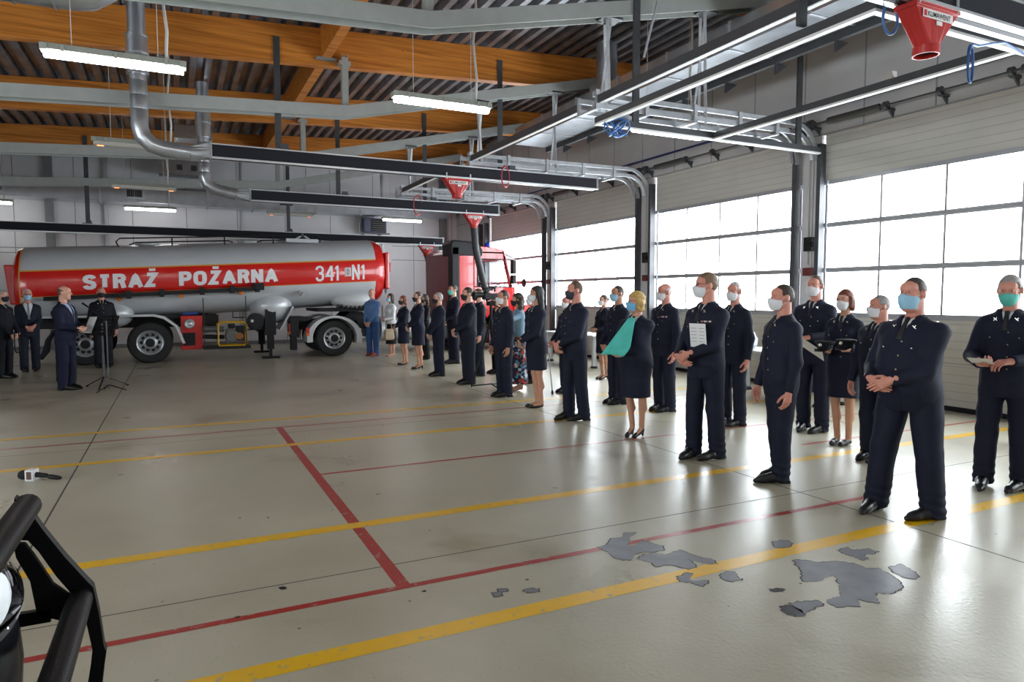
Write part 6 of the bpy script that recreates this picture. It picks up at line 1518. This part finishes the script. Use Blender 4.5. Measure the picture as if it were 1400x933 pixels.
sheet(None, 'paper_sheet', 'white sheets of paper held by the tall man behind the front row', (6.28, 5.29, 1.08), (.05, -.30, -.17), (-.7, -.25, .66), .34, .21)
sheet(s17, 'paper_sheet', 'folded white paper held by the man in teal mask at the right edge', (-.08, -.46, 1.10), (1, -.1, .0), (-.1, -.8, .35), .16, .12)
def cap(ctx, label, c):
    W = ctx['W']; C0 = Vector(c); t = thing('service_cap', label, 'cap', tuple(C0), 'dark service caps carried by the red haired woman')
    b = MB(); th_ = ctx['th']
    ringp = lambda z, rx, ry: [(C0.x + rx * math.cos(k * math.pi / 12), C0.y + ry * math.sin(k * math.pi / 12), C0.z + z) for k in range(24)]
    b.sweep([ringp(-.045, .08, .072), ringp(0, .084, .076), ringp(.026, .108, .1), ringp(.04, .104, .096), ringp(.048, .05, .05)]); b.build('crown', [CLOTH['ink']], t, smooth='auto')
    f = (ctx['W']((0, -1, 0)) - ctx['W']((0, 0, 0))).normalized(); s_ = Vector((-f.y, f.x, 0))
    b = MB(); b.add([tuple(C0 + f * .075 + s_ * .08 + Vector((0, 0, -.045))), tuple(C0 + f * .13 + s_ * .05 + Vector((0, 0, -.065))), tuple(C0 + f * .13 - s_ * .05 + Vector((0, 0, -.065))), tuple(C0 + f * .075 - s_ * .08 + Vector((0, 0, -.045))), tuple(C0 + f * .075 + s_ * .08 + Vector((0, 0, -.039))), tuple(C0 + f * .13 + s_ * .05 + Vector((0, 0, -.059))), tuple(C0 + f * .13 - s_ * .05 + Vector((0, 0, -.059))), tuple(C0 + f * .075 - s_ * .08 + Vector((0, 0, -.039)))], [(3, 2, 1, 0), (4, 5, 6, 7), (0, 1, 5, 4), (1, 2, 6, 5), (2, 3, 7, 6), (3, 0, 4, 7)]); b.build('peak', [LEATHER], t)
    b = MB(); e_ = C0 + f * .108 + Vector((0, 0, .005)); b.sphere(e_, .022, 10); b.build('cap_badge', [SILVER], t, smooth=True)
cap(s15, 'dark cap with silver badge in the right hand of the red haired woman', (6.24, 5.07, 1.125))
cap(s15, 'dark cap with silver badge in the left hand of the red haired woman', (6.22, 4.80, 1.16))
# teal scarf of the blonde woman (a garment: part of the person)
W = p4['W']; rt = p4['root']; s4 = p4['s']; gj = p4['gj']
sc_ = MB(); rowsN = 9
rows_ = []
for i in range(rowsN):
    t = i / (rowsN - 1); z = 1.475 - .43 * t; x0 = -.04 - .21 * t; x1 = .05 + .08 * t if t < .8 else .114 - .25 * (t - .8); row = []
    for j in range(13):
        q_ = j / 12; x = x0 + (x1 - x0) * q_; y = front_y(gj, x, z); y = -.13 if y is None else min(y, -.05); y = min(y, -.115 - .27 * t)
        row.append((x * s4, (y - .018 - .012 * math.sin(q_ * 15) * t - .03 * t) * s4, z * s4 - (.03 * abs(q_ - .45) * t)))
    rows_.append(row)
V_ = [p for r in rows_ for p in r]; V_ += [(a, b_ + .007, c_) for a, b_, c_ in V_]; nV = rowsN * 13; F_ = []
for i in range(rowsN - 1):
    for j in range(12):
        a = i * 13 + j; F_ += [(a, a + 13, a + 14, a + 1), (nV + a, nV + a + 1, nV + a + 14, nV + a + 13)]
for j in range(12): F_ += [(j, j + 1, nV + j + 1, nV + j), ((rowsN - 1) * 13 + j + 1, (rowsN - 1) * 13 + j, nV + (rowsN - 1) * 13 + j, nV + (rowsN - 1) * 13 + j + 1)]
for i in range(rowsN - 1): a = i * 13; F_ += [(a + 13, a, nV + a, nV + a + 13), (a + 12, a + 25, nV + a + 25, nV + a + 12)]
mk('scarf', V_, F_, CLOTH['teal'], rt, 1)
# crutch
cr = thing('crutch', 'grey elbow crutch of the short balding man, its tip on the floor', 'crutch', (5.67, 9.98, 0))
hd = s23['W']((-.26, -.25, .86))
b = MB(); b.tube([(5.66, 9.96, .04), tuple(hd), tuple(hd + (hd - Vector((5.66, 9.96, .04))).normalized() * .28)], .0125, 8); b.build('shaft', [M['alu']], cr)
b = MB(); b.tube([(5.655, 9.95, .0), (5.66, 9.96, .06)], [.022, .016], 8); b.build('rubber_tip', [M['rubber']], cr)
b = MB(); b.tube([tuple(hd), tuple(hd + Vector((-.1, .02, .01)))], .016, 8); b.build('grip', [M['black']], cr)
# video camera on its tripod
tp = thing('camera_tripod', 'black tripod with video camera behind the heavy dark haired man', 'tripod', (5.02, 11.0, 0))
for (x, y) in ((4.72, 11.25), (5.3, 11.3), (5.0, 10.62)):
    b = MB(); b.tube([(5.02, 11.05, 1.25), ((5.02 + x) / 2, (11.05 + y) / 2, .62), (x, y, .02)], [.022, .018, .013], 7); b.build('leg', [M['black']], tp)
b = MB()
for (x, y) in ((4.72, 11.25), (5.3, 11.3), (5.0, 10.62)): b.tube([(5.02, 11.05, .08), (x, y, .04)], .012, 6)
b.build('ground_spreader', [M['black']], tp)
b = MB(); b.tube([(5.02, 11.05, 1.2), (5.02, 11.05, 1.5)], .028, 8); b.box(4.96, 5.08, 10.98, 11.12, 1.48, 1.56); b.tube([(5.06, 11.02, 1.5), (5.4, 10.9, 1.3)], .01, 6); b.build('head', [M['black']], tp)
vc = thing('video_camera', 'black video camera mounted on the tripod in front of the truck cab', 'camera', (5.02, 11.05, 1.56))
b = MB(); b.obox((5.02, 11.05, 1.645), (.16, .03, 0), (-.008, .05, 0), (0, 0, .055)); b.obox((5.0, 11.05, 1.79), (.12, .02, 0), (-.003, .018, 0), (0, 0, .018)); b.obox((4.92, 11.04, 1.76), (.015, .002, 0), (0, .018, 0), (0, 0, .04)); b.obox((5.1, 11.06, 1.76), (.015, .002, 0), (0, .018, 0), (0, 0, .04)); b.build('housing', [M['black']], vc, bevel=.012)
b = MB(); b.tube([(4.86, 11.03, 1.67), (4.7, 11.0, 1.67), (4.66, 10.995, 1.67)], [.045, .05, .058], 14); b.build('lens', [M['black']], vc, smooth='auto')
# handbag
hbp = p12['W']((.16, -.16, .66)); hg_ = thing('handbag', 'beige handbag carried by the woman in white blouse', 'bag', tuple(hbp))
b = MB(); b.sweep([[(hbp.x - r1, hbp.y - r2, hbp.z + z), (hbp.x + r1, hbp.y - r2, hbp.z + z), (hbp.x + r1, hbp.y + r2, hbp.z + z), (hbp.x - r1, hbp.y + r2, hbp.z + z)] for r1, r2, z in ((.10, .07, -.17), (.13, .09, -.13), (.12, .08, .05), (.10, .03, .13))]); b.build('pouch', [mat('beige_leather', (.42, .33, .22), .5)], hg_, bevel=.02)
b = MB(); b.tube([(hbp.x - .08, hbp.y, hbp.z + .12), (hbp.x - .06, hbp.y, hbp.z + .28), (hbp.x + .05, hbp.y, hbp.z + .30), (hbp.x + .08, hbp.y, hbp.z + .12)], .008, 6); b.build('strap', [ALL['beige_leather']], hg_)
# cap strap of the man at the left edge and the dark cloth behind the speaker
b = MB(); b.tube([(-2.90, 16.55, .93), (-2.905, 16.55, .58), (-2.88, 16.55, .52), (-2.84, 16.55, .52), (-2.815, 16.55, .58), (-2.83, 16.55, .93)], .012, 6); tag(b.build('strap_loop', [M['black']], smooth=True), 'black strap loop hanging from the hand of the man at the left edge', 'strap')
b = MB(); P0 = [(-2.10, 15.55, 1.0), (-2.14, 15.55, .92), (-2.2, 15.55, .82), (-2.24, 15.56, .62), (-2.34, 15.57, .46)]; wv = [.03, .035, .045, .06, .035]
b.sweep([[(p[0] - w_2, p[1], p[2]), (p[0], p[1] - .02, p[2] - .015), (p[0] + w_2, p[1] + .01, p[2] - .03), (p[0], p[1] + .02, p[2])] for p, w_2 in zip(P0, wv)]); tag(b.build('cloth_band', [CLOTH['ink']], smooth='auto'), 'dark cloth band hanging behind the back of the speaker', 'cloth')
# tables by the doors
for (y0, y1, lab) in ((6.9, 9.1, 'grey table with round steel legs by the doors behind the man with certificate'), (13.0, 15.3, 'grey table with round steel legs by the doors behind the tied hair woman')):
    t = thing('table', lab, 'table', (8.8, (y0 + y1) / 2, 0), 'grey tables along the doors')
    b = MB(); b.box(8.42, 9.2, y0, y1, .72, .76); b.build('table_top', [mat('table_grey', (.55, .56, .58), .35)], t, bevel=.008)
    b = MB(); b.box(8.5, 9.12, y0 + .08, y1 - .08, .64, .72); b.build('apron', [M['alu']], t)
    for x in (8.56, 9.06):
        for y in (y0 + .14, y1 - .14):
            q = MB(); q.tube([(x, y, .04), (x, y, .66)], .055, 14); lg = q.build('leg', [M['alu']], t, smooth='auto')
            q = MB(); q.lathe([(.08, 0), (.085, .02), (.06, .05)], (x, y, 0), 'z', 14); q.build('foot', [M['rubber']], lg, smooth='auto')
bg_ = thing('plastic_bag', 'crumpled clear plastic bag standing on the grey table', 'bag', (8.7, 8.6, .76))
b = MB(); b.sweep([[(8.7 + r * math.cos(k * .52) * (1 + .15 * math.sin(k * 2.1 + z * 20)), 8.6 + r * math.sin(k * .52) * (1 + .15 * math.cos(k * 1.7 + z * 30)), .765 + z) for k in range(12)] for r, z in ((.10, 0), (.14, .06), (.15, .16), (.10, .26), (.04, .32), (.07, .38))]); b.build('bag_film', [mat('plastic_film', (.6, .62, .64), .2)], bg_, smooth='auto')
# ------------------------------------------------------------------ daylight and camera
w = bpy.data.worlds.new('overcast'); bpy.context.scene.world = w; w.use_nodes = True
bg = w.node_tree.nodes['Background']; bg.inputs['Color'].default_value = (.93, .97, 1, 1); bg.inputs['Strength'].default_value = 13.0
for k, (y0, y1) in enumerate(BAYS):
    L = bpy.data.lights.new('daylight_portal', 'AREA'); L.shape = 'RECTANGLE'; L.size = 2.3; L.size_y = y1 - y0
    L.cycles.is_portal = True
    o = bpy.data.objects.new('daylight_portal', L); COL.objects.link(o); o.location = (XW + .16, (y0 + y1) / 2, 2.45)
    o.rotation_euler = (0, math.radians(90), 0)
    if k < 3: continue
    o2 = bpy.data.objects.new('daylight_portal', L); COL.objects.link(o2); o2.location = (XL - .2, (y0 + y1) / 2, 2.45); o2.rotation_euler = (0, math.radians(-90), 0)  # portal for the added left wall window
cam = bpy.data.cameras.new('camera'); co = bpy.data.objects.new('camera', cam); COL.objects.link(co)
co.location = (0, 0, 1.65); co.rotation_euler = (math.radians(90 - 3.77), 0, math.radians(-26.2))
cam.sensor_width = 36; cam.lens = 36 * 933 / 1400; cam.clip_start = .05; cam.clip_end = 200
sc = bpy.context.scene; sc.camera = co
sc.view_settings.view_transform = 'Standard'; sc.view_settings.look = 'None'; sc.view_settings.gamma = 1; sc.view_settings.exposure = .3
sc.view_settings.use_curve_mapping = False
sc.cycles.use_denoising = True; sc.cycles.max_bounces = 8; sc.cycles.diffuse_bounces = 5; sc.cycles.glossy_bounces = 4; sc.cycles.transparent_max_bounces = 12
sc.cycles.sample_clamp_indirect = 6; sc.cycles.caustics_reflective = False; sc.cycles.caustics_refractive = False
sc.render.film_transparent = False
